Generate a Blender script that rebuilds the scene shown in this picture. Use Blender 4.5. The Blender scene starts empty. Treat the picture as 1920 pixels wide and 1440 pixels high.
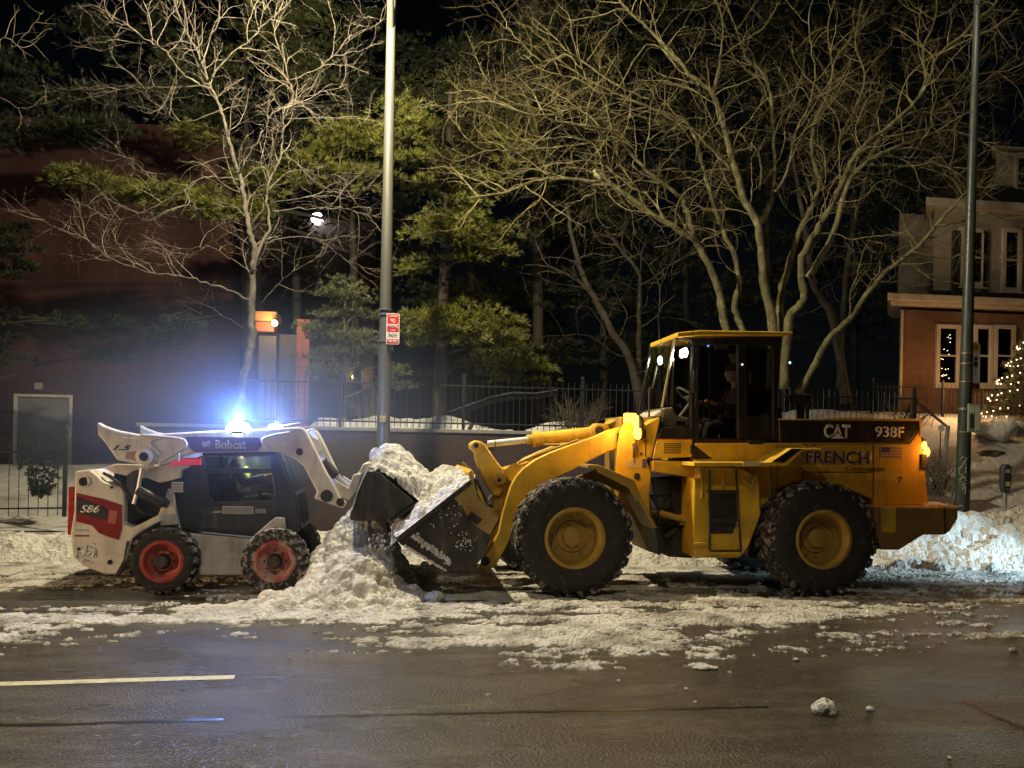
import bpy, bmesh, math, random
import numpy as np
from mathutils import Vector, Matrix, noise as mnoise
R_ = math.radians
S = bpy.context.scene
COL = S.collection
# ------------------------------------------------------------------ camera
CAM_H = 1.86; F_PX = 1607.0; YAW = R_(7.5); ROLL = R_(1.1); PPX, PPY = 960.0, 835.0
fwd = Vector((math.sin(YAW), math.cos(YAW), 0)); rgt = Vector((math.cos(YAW), -math.sin(YAW), 0)); upv = Vector((0, 0, 1))
cam_d = bpy.data.cameras.new('camera'); cam = bpy.data.objects.new('camera', cam_d); COL.objects.link(cam)
cx_ = rgt * math.cos(ROLL) + upv * math.sin(ROLL); cy_ = -rgt * math.sin(ROLL) + upv * math.cos(ROLL); cz_ = -fwd
cam.matrix_world = Matrix(((cx_.x, cy_.x, cz_.x, 0), (cx_.y, cy_.y, cz_.y, 0), (cx_.z, cy_.z, cz_.z, CAM_H), (0, 0, 0, 1)))
cam_d.sensor_width = 36; cam_d.lens = F_PX / 1920 * 36; cam_d.shift_y = (PPY - 720) / 1920
cam_d.clip_start = 0.1; cam_d.clip_end = 2000
S.camera = cam
# ------------------------------------------------------------------ sky, moon, exposure
W = bpy.data.worlds.new('World'); S.world = W; W.use_nodes = True
_n = W.node_tree.nodes; _l = W.node_tree.links; _n.clear()
_sky = _n.new('ShaderNodeTexSky'); _sky.sky_type = 'NISHITA'; _sky.sun_disc = False
SUN_EL, SUN_ROT = R_(35), R_(190)
_sky.sun_elevation = SUN_EL; _sky.sun_rotation = SUN_ROT
_bg = _n.new('ShaderNodeBackground'); _bg.inputs[1].default_value = 0.0004
_o = _n.new('ShaderNodeOutputWorld'); _l.new(_sky.outputs[0], _bg.inputs[0]); _l.new(_bg.outputs[0], _o.inputs[0])
sun_d = bpy.data.lights.new('moon_fill', 'SUN'); sun_d.energy = 0.02; sun_d.angle = R_(10); sun_d.color = (1, .93, .82)  # dim unseen moon, set behind the camera as faint fill
sun = bpy.data.objects.new('moon_fill', sun_d); COL.objects.link(sun)
_d = Vector((math.sin(SUN_ROT) * math.cos(SUN_EL), math.cos(SUN_ROT) * math.cos(SUN_EL), math.sin(SUN_EL)))
sun.rotation_euler = _d.to_track_quat('Z', 'Y').to_euler(); sun.location = _d * 60
def lamp(name, loc, watts, color, radius=.1, spot=None, aim=None, blend=.5):
    d = bpy.data.lights.new(name, 'SPOT' if spot else 'POINT'); d.energy = watts; d.color = color; d.shadow_soft_size = radius
    o = bpy.data.objects.new(name, d); COL.objects.link(o); o.location = loc
    if spot:
        d.spot_size = R_(spot); d.spot_blend = blend
        o.rotation_euler = (Vector(loc) - Vector(aim)).to_track_quat('Z', 'Y').to_euler()
    return o
S.view_settings.view_transform = 'Standard'; S.view_settings.look = 'None'
S.view_settings.exposure = 0.0; S.view_settings.gamma = 1.0
S.render.engine = 'CYCLES'
S.cycles.use_denoising = True
S.cycles.max_bounces = 6; S.cycles.diffuse_bounces = 2; S.cycles.glossy_bounces = 3; S.cycles.transmission_bounces = 4
S.cycles.transparent_max_bounces = 12; S.cycles.volume_bounces = 0
S.cycles.sample_clamp_indirect = 4.0
# street lamps (the silver pole's own head, and an added unseen one over the road by the viewer)
lamp('street_lamp_light', (-0.95, 12.05, 9.0), 4500, (1.0, .86, .55), .12)
lamp('near_street_fill', (-1.0, 1.0, 9.6), 2300, (1.0, .88, .64), .2, spot=114, aim=(-.6, 2.4, 0), blend=1.0)  # unseen fill lamp, cone cut to light the foreground and spare the machines
lamp('left_headlight_beam', (-11.0, 7.4, 1.15), 1700, (1.0, .68, .34), .07, spot=36, aim=(-3.2, 10.1, .35), blend=.8)
lamp('added_pole_fill', (8.75, 12.6, 10.2), 170, (1.0, .84, .55), .15)  # unseen lamp added on the green pole to lift the slope and house
# headlights of a vehicle just outside the frame on the right
lamp('headlight_beam', (11.6, 10.4, 1.35), 1150, (.58, .84, 1.0), .07, spot=58, aim=(8.3, 13.0, .35), blend=.8)
# ------------------------------------------------------------------ helpers
def at(px, py, Y):
    "the world point of the plane y = Y seen at photo pixel (px, py)"
    u, v = px - PPX, py - PPY
    u2 = u * math.cos(ROLL) + v * math.sin(ROLL); v2 = -u * math.sin(ROLL) + v * math.cos(ROLL)
    d = fwd * F_PX + rgt * u2 - upv * v2
    t = Y / d.y
    return Vector((d.x * t, Y, CAM_H + d.z * t))
def ground(px, py, z=0.0):
    u, v = px - PPX, py - PPY
    u2 = u * math.cos(ROLL) + v * math.sin(ROLL); v2 = -u * math.sin(ROLL) + v * math.cos(ROLL)
    d = fwd * F_PX + rgt * u2 - upv * v2
    t = (z - CAM_H) / d.z
    return Vector((d.x * t, d.y * t, z))
def xz(pts, Y): return [(p.x, p.z) for p in (at(a, b, Y) for a, b in pts)]
def zoom(ox, oy, s): return lambda pts: [(ox + a / s, oy + b / s) for a, b in pts]
Z1 = zoom(1160, 590, 2.618); Z2 = zoom(660, 740, 3.2); Z3 = zoom(100, 740, 3.2); Z7 = zoom(1160, 600, 5.538); Z6 = zoom(1680, 540, 4.0)
OFF = {}
def root(name, loc, label, cat, group=None):
    o = bpy.data.objects.new(name, None); COL.objects.link(o); o.location = loc; o.empty_display_size = .2
    OFF[o] = Vector(loc); o['label'] = label; o['category'] = cat
    if group: o['group'] = group
    return o
def tag(o, label, cat, group=None):
    o['label'] = label; o['category'] = cat
    if group: o['group'] = group
    return o
def structure(o): o['kind'] = 'structure'; return o
def stuff(o): o['kind'] = 'stuff'; return o
def link_mesh(name, me, parent=None, base=None):
    o = bpy.data.objects.new(name, me); COL.objects.link(o)
    off = OFF[parent] if parent else (Vector(base) if base else Vector((0, 0, 0)))
    if off.length: me.transform(Matrix.Translation(-off))
    OFF[o] = off
    if parent: o.parent = parent
    else: o.location = off
    return o
class MB:
    def __init__(s): s.v = []; s.f = []
    def add(s, vs, fs):
        n = len(s.v); s.v.extend([tuple(v) for v in vs]); s.f.extend([tuple(i + n for i in f) for f in fs]); return s
    def box(s, c, d, rot=None):
        x, y, z = d[0] / 2, d[1] / 2, d[2] / 2
        vs = [Vector((a * x, b * y, e * z)) for a in (-1, 1) for b in (-1, 1) for e in (-1, 1)]
        if rot is not None: vs = [rot @ v for v in vs]
        c = Vector(c)
        return s.add([v + c for v in vs], [(0, 1, 3, 2), (4, 6, 7, 5), (0, 4, 5, 1), (2, 3, 7, 6), (0, 2, 6, 4), (1, 5, 7, 3)])
    def bb(s, x0, x1, y0, y1, z0, z1): return s.box(((x0 + x1) / 2, (y0 + y1) / 2, (z0 + z1) / 2), (abs(x1 - x0), abs(y1 - y0), abs(z1 - z0)))
    def prism(s, pts, y0, y1):
        n = len(pts)
        vs = [(x, y0, z) for x, z in pts] + [(x, y1, z) for x, z in pts]
        fs = [tuple(range(n)), tuple(range(2 * n - 1, n - 1, -1))] + [(i, i + n, (i + 1) % n + n, (i + 1) % n) for i in range(n)]
        return s.add(vs, fs)
    def tube(s, pts, rad, n=8, caps=True):
        pts = [Vector(p) for p in pts]
        if not isinstance(rad, (list, tuple)): rad = [rad] * len(pts)
        vs = []; fs = []; prev = None
        for i, p in enumerate(pts):
            t = (pts[min(i + 1, len(pts) - 1)] - pts[max(i - 1, 0)])
            if t.length < 1e-9: t = Vector((0, 0, 1))
            t.normalize()
            if prev is None:
                a = Vector((0, 0, 1)) if abs(t.z) < .9 else Vector((1, 0, 0))
                e1 = t.cross(a).normalized()
            else:
                e1 = prev - t * prev.dot(t)
                e1 = e1.normalized() if e1.length > 1e-6 else t.orthogonal().normalized()
            prev = e1; e2 = t.cross(e1)
            for k in range(n):
                a = 2 * math.pi * k / n
                vs.append(p + (e1 * math.cos(a) + e2 * math.sin(a)) * rad[i])
        for i in range(len(pts) - 1):
            for k in range(n):
                fs.append((i * n + k, i * n + (k + 1) % n, (i + 1) * n + (k + 1) % n, (i + 1) * n + k))
        if caps: fs.append(tuple(range(n - 1, -1, -1))); m = (len(pts) - 1) * n; fs.append(tuple(range(m, m + n)))
        return s.add(vs, fs)
    def cyl(s, p0, p1, r0, r1=None, n=20): return s.tube([p0, p1], [r0, r0 if r1 is None else r1], n)
    def lathe(s, c, prof, n=48, axis='y', closed=False):
        "profile of (radius, offset along axis)"
        vs = []; fs = []; m = len(prof)
        for k in range(n):
            a = 2 * math.pi * k / n; ca, sa = math.cos(a), math.sin(a)
            for r, h in prof:
                vs.append({'y': (c[0] + r * ca, c[1] + h, c[2] + r * sa), 'z': (c[0] + r * ca, c[1] + r * sa, c[2] + h), 'x': (c[0] + h, c[1] + r * ca, c[2] + r * sa)}[axis])
        for k in range(n):
            k2 = (k + 1) % n
            for j in range(m if closed else m - 1):
                j2 = (j + 1) % m
                fs.append((k * m + j, k2 * m + j, k2 * m + j2, k * m + j2))
        return s.add(vs, fs)
    def ball(s, c, r, seg=16, rings=10, sc=(1, 1, 1)):
        vs = [(c[0], c[1], c[2] + r * sc[2])]; fs = []
        for i in range(1, rings):
            th = math.pi * i / rings
            for k in range(seg):
                ph = 2 * math.pi * k / seg
                vs.append((c[0] + r * sc[0] * math.sin(th) * math.cos(ph), c[1] + r * sc[1] * math.sin(th) * math.sin(ph), c[2] + r * sc[2] * math.cos(th)))
        vs.append((c[0], c[1], c[2] - r * sc[2])); L = len(vs) - 1
        for k in range(seg):
            fs.append((0, 1 + k, 1 + (k + 1) % seg)); fs.append((L, L - seg + (k + 1) % seg, L - seg + k))
            for i in range(rings - 2):
                a = 1 + i * seg
                fs.append((a + k, a + seg + k, a + seg + (k + 1) % seg, a + (k + 1) % seg))
        return s.add(vs, fs)
    def build(s, name, mat, parent=None, base=None, bevel=0, smooth=35, fix=True, segs=2):
        me = bpy.data.meshes.new(name); me.from_pydata(s.v, [], s.f); me.validate()
        if fix:
            bm = bmesh.new(); bm.from_mesh(me); bmesh.ops.recalc_face_normals(bm, faces=bm.faces); bm.to_mesh(me); bm.free()
        if smooth:
            me.polygons.foreach_set('use_smooth', [True] * len(me.polygons))
            if smooth < 180: me.set_sharp_from_angle(angle=R_(smooth))
        me.materials.append(mat)
        o = link_mesh(name, me, parent, base)
        if bevel:
            b = o.modifiers.new('bevel', 'BEVEL'); b.width = bevel; b.segments = segs; b.limit_method = 'ANGLE'; b.angle_limit = R_(40); b.harden_normals = False
        return o
def text_mesh(name, body, x0, x1, z0, z1, Y, mat, parent, shear=0.0, bold=0.0, depth=.002, italic=False):
    c = bpy.data.curves.new(name, 'FONT'); c.body = body; c.extrude = 0; c.shear = shear; c.offset = bold; c.resolution_u = 3; c.size = 1
    t = bpy.data.objects.new(name, c); COL.objects.link(t)
    bpy.context.view_layer.update()
    dg = bpy.context.evaluated_depsgraph_get()
    me = bpy.data.meshes.new_from_object(t.evaluated_get(dg))
    bpy.data.objects.remove(t); bpy.data.curves.remove(c)
    co = np.empty(len(me.vertices) * 3, np.float32); me.vertices.foreach_get('co', co); co = co.reshape(-1, 3)
    mn, mx = co.min(0), co.max(0)
    out = np.empty_like(co)
    out[:, 0] = x0 + (co[:, 0] - mn[0]) / (mx[0] - mn[0]) * (x1 - x0)
    out[:, 2] = z0 + (co[:, 1] - mn[1]) / (mx[1] - mn[1]) * (z1 - z0)
    out[:, 1] = Y
    me.vertices.foreach_set('co', out.ravel()); me.update(); me.materials.clear(); me.materials.append(mat)
    o = link_mesh(name, me, parent)
    sm = o.modifiers.new('thick', 'SOLIDIFY'); sm.thickness = depth; sm.offset = 0
    return o
# ------------------------------------------------------------------ materials
def nmat(name):
    m = bpy.data.materials.new(name); m.use_nodes = True
    nt = m.node_tree; b = nt.nodes['Principled BSDF']
    return m, nt, b
def N(nt, t, **kw):
    n = nt.nodes.new(t)
    for k, v in kw.items():
        if k.startswith('i_'): n.inputs[k[2:].replace('_', ' ')].default_value = v
        else: setattr(n, k, v)
    return n
def ramp(nt, src, stops):
    r = nt.nodes.new('ShaderNodeValToRGB'); nt.links.new(src, r.inputs[0])
    e = r.color_ramp.elements
    while len(e) < len(stops): e.new(.5)
    for i, (p, c) in enumerate(stops): e[i].position = p; e[i].color = (c if len(c) == 4 else (*c, 1))
    return r.outputs[0]
def tex(nt, kind='noise', scale=5, detail=4, rough=.55, vec=None, stretch=None):
    tc = nt.nodes.new('ShaderNodeTexCoord')
    src = tc.outputs['Object']
    if stretch:
        mp = nt.nodes.new('ShaderNodeMapping'); mp.inputs['Scale'].default_value = stretch; nt.links.new(src, mp.inputs[0]); src = mp.outputs[0]
    if kind == 'noise':
        t = N(nt, 'ShaderNodeTexNoise'); t.inputs['Scale'].default_value = scale; t.inputs['Detail'].default_value = detail; t.inputs['Roughness'].default_value = rough
        out = t.outputs['Fac']
    else:
        t = N(nt, 'ShaderNodeTexVoronoi'); t.inputs['Scale'].default_value = scale; out = t.outputs['Distance']
    nt.links.new(src, t.inputs['Vector'])
    return out
def bump(nt, b, h, strength=.3, dist=.02):
    n = nt.nodes.new('ShaderNodeBump'); n.inputs['Strength'].default_value = strength; n.inputs['Distance'].default_value = dist
    nt.links.new(h, n.inputs['Height']); nt.links.new(n.outputs[0], b.inputs['Normal']); return n
def mixc(nt, fac, a, b):
    m = nt.nodes.new('ShaderNodeMix'); m.data_type = 'RGBA'
    if isinstance(fac, float): m.inputs[0].default_value = fac
    else: nt.links.new(fac, m.inputs[0])
    for i, c in ((6, a), (7, b)):
        if isinstance(c, tuple): m.inputs[i].default_value = (*c[:3], 1)
        else: nt.links.new(c, m.inputs[i])
    return m.outputs[2]
def paint(name, col, dirt=(.05, .04, .03), rough=.4, amount=.45, scale=3.0, metal=0.0, spec=.5):
    m, nt, b = nmat(name)
    f = ramp(nt, tex(nt, scale=scale, detail=8, rough=.65), [(.45, (0, 0, 0)), (.8, (amount,) * 3)])
    c1 = mixc(nt, f, col, dirt)
    g = ramp(nt, tex(nt, scale=5.5, detail=9, rough=.7, stretch=(1.6, 1.6, .28)), [(.50, (0, 0, 0)), (.74, (amount * .8,) * 3)])
    c2 = mixc(nt, g, c1, tuple(.5 * a + .5 * d + .03 for a, d in zip(dirt, (.22, .19, .15))))
    h = ramp(nt, tex(nt, scale=26, detail=6, rough=.8), [(.66, (0, 0, 0)), (.70, (amount,) * 3)])
    nt.links.new(mixc(nt, h, c2, tuple(d * .6 for d in dirt)), b.inputs['Base Color'])
    r = ramp(nt, tex(nt, scale=scale * 4, detail=5), [(.3, (rough * .75,) * 3), (.75, (min(1, rough * 1.5),) * 3)])
    nt.links.new(r, b.inputs['Roughness']); b.inputs['Metallic'].default_value = metal
    b.inputs['Specular IOR Level'].default_value = spec
    bump(nt, b, tex(nt, scale=30, detail=3), .08, .004)
    return m
def plain(name, col, rough=.5, metal=0.0):
    m, nt, b = nmat(name); b.inputs['Base Color'].default_value = (*col, 1); b.inputs['Roughness'].default_value = rough; b.inputs['Metallic'].default_value = metal
    return m
def emit(name, col, strength):
    m, nt, b = nmat(name); b.inputs['Base Color'].default_value = (*[min(1, c) for c in col], 1)
    b.inputs['Emission Color'].default_value = (*col, 1); b.inputs['Emission Strength'].default_value = strength
    return m
def glass(name, tint=(.5, .5, .5), rough=.02, refl=.12):
    m, nt, b = nmat(name); nt.nodes.remove(b)
    tr = N(nt, 'ShaderNodeBsdfTransparent'); tr.inputs[0].default_value = (*tint, 1)
    gl = N(nt, 'ShaderNodeBsdfGlossy'); gl.inputs['Roughness'].default_value = rough; gl.inputs[0].default_value = (.9, .9, .9, 1)
    lw = N(nt, 'ShaderNodeLayerWeight'); lw.inputs[0].default_value = .35
    f = ramp(nt, lw.outputs['Fresnel'], [(0, (refl * .5,) * 3), (1, (min(1, refl * 4),) * 3)])
    mx = N(nt, 'ShaderNodeMixShader'); nt.links.new(f, mx.inputs[0]); nt.links.new(tr.outputs[0], mx.inputs[1]); nt.links.new(gl.outputs[0], mx.inputs[2])
    nt.links.new(mx.outputs[0], nt.nodes['Material Output'].inputs[0])
    return m
def snow_mat(name, dirty=(.30, .26, .22), clean=(.80, .80, .80), lo=.48, hi=.72, scale=2.2, grain=40):
    m, nt, b = nmat(name)
    f = ramp(nt, tex(nt, scale=scale, detail=9, rough=.7), [(lo, (0, 0, 0)), (hi, (1, 1, 1))])
    nt.links.new(mixc(nt, f, clean, dirty), b.inputs['Base Color'])
    b.inputs['Roughness'].default_value = .75
    a = N(nt, 'ShaderNodeMath', operation='ADD'); nt.links.new(tex(nt, scale=grain, detail=6, rough=.7), a.inputs[0]); nt.links.new(tex(nt, 'voronoi', scale=grain * .45), a.inputs[1])
    bump(nt, b, a.outputs[0], .9, .045)
    return m
def brick_mat(name, c1, c2, mortar, scale=1.0, axis='xz', mrough=.9):
    m, nt, b = nmat(name)
    tc = N(nt, 'ShaderNodeTexCoord'); sp = N(nt, 'ShaderNodeSeparateXYZ'); cb = N(nt, 'ShaderNodeCombineXYZ')
    nt.links.new(tc.outputs['Object'], sp.inputs[0])
    ad = N(nt, 'ShaderNodeMath', operation='ADD'); nt.links.new(sp.outputs['X'], ad.inputs[0]); nt.links.new(sp.outputs['Y'], ad.inputs[1])
    nt.links.new(ad.outputs[0], cb.inputs['X']); nt.links.new(sp.outputs['Z'], cb.inputs['Y'])
    br = N(nt, 'ShaderNodeTexBrick'); br.inputs['Scale'].default_value = scale
    br.inputs['Brick Width'].default_value = .22; br.inputs['Row Height'].default_value = .075; br.inputs['Mortar Size'].default_value = .008
    br.inputs['Color1'].default_value = (*c1, 1); br.inputs['Color2'].default_value = (*c2, 1); br.inputs['Mortar'].default_value = (*mortar, 1)
    nt.links.new(cb.outputs[0], br.inputs['Vector'])
    f = ramp(nt, tex(nt, scale=.9, detail=8, rough=.7), [(.4, (.55, .55, .55)), (.7, (1.15, 1.1, 1.1))])
    mm = nt.nodes.new('ShaderNodeMix'); mm.data_type = 'RGBA'; mm.blend_type = 'MULTIPLY'; mm.inputs[0].default_value = 1
    nt.links.new(br.outputs['Color'], mm.inputs[6]); nt.links.new(f, mm.inputs[7]); nt.links.new(mm.outputs[2], b.inputs['Base Color'])
    b.inputs['Roughness'].default_value = mrough
    iv = N(nt, 'ShaderNodeMath', operation='SUBTRACT'); iv.inputs[0].default_value = 1; nt.links.new(br.outputs['Fac'], iv.inputs[1])
    bump(nt, b, iv.outputs[0], .5, .01)
    return m
M = {}
M['yellow'] = paint('yellow_paint', (.78, .465, .028), (.14, .095, .04), .42, .66)
M['yellow_dull'] = paint('worn_yellow_paint', (.38, .23, .035), (.10, .065, .03), .5, .6)
M['brown_steel'] = paint('weathered_counterweight', (.30, .17, .05), (.09, .05, .03), .55, .6)
M['black'] = paint('black_paint', (.014, .013, .013), (.03, .025, .02), .42, .4)
M['black_steel'] = paint('bucket_steel', (.020, .018, .017), (.06, .05, .045), .5, .8, 5)
M['lit_olive_steel'] = paint('lit_bucket_steel', (.34, .22, .06), (.03, .025, .02), .55, .7, 4)
M['dark'] = paint('dark_machinery', (.022, .019, .016), (.05, .04, .03), .6, .6)
M['hose'] = plain('rubber_hose', (.012, .012, .012), .5)
M['chrome'] = plain('chrome_rod', (.78, .78, .78), .38, .55)
M['white'] = paint('white_paint', (.70, .64, .57), (.22, .17, .13), .4, .75, 2.5)
M['red'] = paint('red_paint', (.24, .012, .012), (.15, .02, .02), .4, .4)
M['redwheel'] = paint('red_rim', (.34, .026, .022), (.26, .20, .18), .5, .55, 9)
M['redwheel_snow'] = paint('snowy_red_rim', (.33, .035, .03), (.60, .53, .49), .6, 1.0, 6)
M['decal_dark'] = paint('dark_decal', (.030, .026, .040), (.06, .05, .06), .4, .3)
M['letter'] = plain('white_lettering', (.72, .70, .66), .5)
M['letter_grey'] = plain('grey_lettering', (.40, .38, .40), .5)
M['letter_dark'] = plain('dark_lettering', (.02, .017, .015), .6)
M['letter_red'] = plain('dark_red_lettering', (.08, .018, .015), .6)
M['cream'] = paint('cream_plastic', (.50, .46, .33), (.3, .27, .2), .5, .3)
M['seat'] = plain('seat_vinyl', (.02, .02, .02), .6)
M['glass'] = glass('cab_glass', (.75, .75, .73))
M['glass_dark'] = glass('tinted_glass', (.60, .58, .54), refl=.10)
def tyre_mat(name, snow):
    m, nt, b = nmat(name)
    f = ramp(nt, tex(nt, scale=11, detail=9, rough=.75), [(.56 - snow * .1, (0, 0, 0)), (.66 - snow * .08, (1, 1, 1))])
    g = N(nt, 'ShaderNodeTexCoord')
    mu = N(nt, 'ShaderNodeMath', operation='MULTIPLY'); nt.links.new(f, mu.inputs[0]); mu.inputs[1].default_value = snow
    nt.links.new(mixc(nt, mu.outputs[0], (.016, .014, .013), (.55, .50, .46)), b.inputs['Base Color'])
    b.inputs['Roughness'].default_value = .8
    bump(nt, b, tex(nt, scale=25, detail=6), .3, .01)
    return m
M['tyre'] = tyre_mat('rubber_tyre', .10)
M['tyre_snow'] = tyre_mat('snowy_tyre', .62)
M['tread'] = tyre_mat('snowy_tread', .55)
M['tread_heavy'] = tyre_mat('snow_packed_tread', .85)
M['snow'] = snow_mat('fresh_snow')
M['snow_dirty'] = snow_mat('dirty_snow', (.30, .26, .22), (.80, .77, .72), .46, .74, 1.8)
M['snow_yard'] = snow_mat('yard_snow', (.30, .26, .22), (.78, .77, .76), .52, .78, 1.2, 14)
M['slush'] = snow_mat('slush', (.22, .19, .15), (.82, .79, .73), .44, .66, 1.6, 60)
# ================================================================== SETTING
rng = np.random.default_rng(7)
def _hash(ix, iy, seed):
    h = (ix.astype(np.int64) * 374761393 + iy.astype(np.int64) * 668265263 + seed * 1274126177) & 0xffffffff
    h = ((h ^ (h >> 13)) * 1274126177) & 0xffffffff
    return ((h ^ (h >> 16)) & 0xffff) / 65535.0
def vnoise(x, y, seed=0):
    ix = np.floor(x); iy = np.floor(y); fx = x - ix; fy = y - iy
    fx = fx * fx * (3 - 2 * fx); fy = fy * fy * (3 - 2 * fy)
    a = _hash(ix, iy, seed); b = _hash(ix + 1, iy, seed); c = _hash(ix, iy + 1, seed); d = _hash(ix + 1, iy + 1, seed)
    return (a * (1 - fx) + b * fx) * (1 - fy) + (c * (1 - fx) + d * fx) * fy
def fbm(x, y, sc=1.0, octv=5, seed=0, gain=.5):
    s = 0; a = 1; t = 0
    for i in range(octv):
        s = s + a * vnoise(x * sc + 17.3 * i, y * sc - 9.1 * i, seed + i); t += a; a *= gain; sc *= 2.03
    return s / t
def sstep(a, b, x): t = np.clip((x - a) / (b - a), 0, 1); return t * t * (3 - 2 * t)
def clods(X, Y, H, cen, base_fn=None):
    "press rounded lumps into a height field: the upper surface of every clod"
    x0, y0 = X[0, 0], Y[0, 0]; dx = X[0, 1] - X[0, 0]; dy = Y[1, 0] - Y[0, 0]
    H0 = H.copy()
    for cx, cy, r, k in cen:
        i0 = max(0, int((cx - r - x0) / dx)); i1 = min(X.shape[1], int((cx + r - x0) / dx) + 2)
        j0 = max(0, int((cy - r - y0) / dy)); j1 = min(X.shape[0], int((cy + r - y0) / dy) + 2)
        if i1 <= i0 or j1 <= j0: continue
        a = math.sin(cx * 91.7 + cy * 37.1) * 3
        ux = X[j0:j1, i0:i1] - cx; uy = Y[j0:j1, i0:i1] - cy
        q = 1 + .28 * np.sin(3 * np.arctan2(uy, ux) + a)
        d2 = (ux ** 2 + (uy * 1.15) ** 2) * q
        bz = H0[min(max(int((cy - y0) / dy), 0), X.shape[0] - 1), min(max(int((cx - x0) / dx), 0), X.shape[1] - 1)]
        top = bz + np.sqrt(np.clip(r * r - d2, 0, None)) * k - r * .25
        H[j0:j1, i0:i1] = np.where(d2 < r * r, np.maximum(H[j0:j1, i0:i1], top), H[j0:j1, i0:i1])
    return H
def field(name, X, Y, Z, mat, keep=None, smooth=0, parent=None, base=None):
    ny, nx = X.shape
    idx = np.arange(nx * ny).reshape(ny, nx)
    q = np.stack([idx[:-1, :-1], idx[:-1, 1:], idx[1:, 1:], idx[1:, :-1]], -1).reshape(-1, 4)
    v = np.stack([X, Y, Z], -1).reshape(-1, 3)
    if keep is not None:
        kk = keep.ravel()[q].any(1); q = q[kk]
        used = np.unique(q); remap = np.full(nx * ny, -1); remap[used] = np.arange(len(used)); q = remap[q]; v = v[used]
    me = bpy.data.meshes.new(name); me.from_pydata(v.tolist(), [], q.tolist())
    me.polygons.foreach_set('use_smooth', [bool(smooth)] * len(me.polygons)); me.materials.append(mat)
    return link_mesh(name, me, parent, base)
def crumb(X, Y, H, a=1.0, seed=401): return H + a * ((fbm(X, Y, 16, 3, seed, .7) - .5) * .045 + np.abs(fbm(X, Y, 6.5, 3, seed + 9, .6) - .5) * -.09)
def grid(x0, x1, y0, y1, st): return np.meshgrid(np.arange(x0, x1 + st / 2, st), np.arange(y0, y1 + st / 2, st))

# ---- asphalt
m, nt, b = nmat('wet_asphalt')
wet = ramp(nt, tex(nt, scale=.45, detail=6, rough=.6, stretch=(.5, 1.3, 1)), [(.40, (0, 0, 0)), (.62, (1, 1, 1))])
agg = tex(nt, scale=62, detail=3, rough=.75)
base = mixc(nt, ramp(nt, agg, [(.40, (0, 0, 0)), (.60, (1, 1, 1))]), (.012, .0105, .008), (.076, .067, .051))
salt = ramp(nt, tex(nt, scale=1.3, detail=10, rough=.75, stretch=(.45, 1.6, 1)), [(.48, (0, 0, 0)), (.74, (.7, .7, .7))])
base2 = mixc(nt, salt, base, (.15, .134, .108))
nt.links.new(base2, b.inputs['Base Color'])
nt.links.new(ramp(nt, wet, [(0, (.14,) * 3), (1, (.44,) * 3)]), b.inputs['Roughness'])
ad = N(nt, 'ShaderNodeMath', operation='ADD'); nt.links.new(agg, ad.inputs[0]); nt.links.new(tex(nt, 'voronoi', scale=48), ad.inputs[1])
b.inputs['Specular IOR Level'].default_value = .30
bump(nt, b, ad.outputs[0], .9, .008)
M['asphalt'] = m
mb = MB(); mb.bb(-130, 130, -14, 13.70, -.3, 0); structure(mb.build('road', M['asphalt'], smooth=0))
mb = MB(); mb.bb(-130, 130, 13.70, 13.88, -.2, .13); structure(mb.build('kerb', paint('granite_kerb', (.30, .29, .28), rough=.8), bevel=.015))
mb = MB(); mb.bb(-130, 130, 13.88, 16.6, -.2, .12); structure(mb.build('sidewalk', paint('concrete_walk', (.30, .29, .27), rough=.85)))
# lane line and sealed cracks
p0, p1 = ground(-420, 1296), ground(440, 1270)
dirv = (p1 - p0).normalized(); nrm = Vector((-dirv.y, dirv.x, 0)) * .055
mb = MB(); mb.add([tuple(p0 - nrm) [:2] + (.004,), tuple(p1 - nrm)[:2] + (.004,), tuple(p1 + nrm)[:2] + (.004,), tuple(p0 + nrm)[:2] + (.004,)], [(0, 1, 2, 3)])
structure(mb.build('lane_marking', paint('road_paint', (.62, .58, .40), (.10, .09, .08), .6, .75, 9), smooth=0))
def crack(pxs, w, name='road_crack'):
    pts = []
    for i in range(len(pxs) - 1):
        for k in range(14):
            t = k / 14; pts.append(ground(pxs[i][0] * (1 - t) + pxs[i + 1][0] * t, pxs[i][1] * (1 - t) + pxs[i + 1][1] * t))
    pts.append(ground(*pxs[-1])); random.seed(len(pxs) * 3 + int(pxs[0][0]))
    vs = []; fs = []
    for i, p in enumerate(pts):
        t = (pts[min(i + 1, len(pts) - 1)] - pts[max(i - 1, 0)]).normalized(); n_ = Vector((-t.y, t.x, 0))
        c = p + n_ * random.uniform(-.012, .012); ww = w * random.uniform(.35, 1.0)
        vs += [(c.x - n_.x * ww, c.y - n_.y * ww, .004), (c.x + n_.x * ww, c.y + n_.y * ww, .004)]
    for i in range(len(pts) - 1): fs.append((2 * i, 2 * i + 2, 2 * i + 3, 2 * i + 1))
    structure(MB().add(vs, fs).build(name, M['tar'], smooth=0))
M['tar'] = plain('wet_tar', (.008, .007, .006), .36)
crack([(-300, 1371), (0, 1361), (420, 1350)], .034)
crack([(520, 1345), (960, 1336), (1440, 1326)], .026)
crack([(1800, 1313), (1850, 1337), (1935, 1374), (2100, 1440)], .03)
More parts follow.
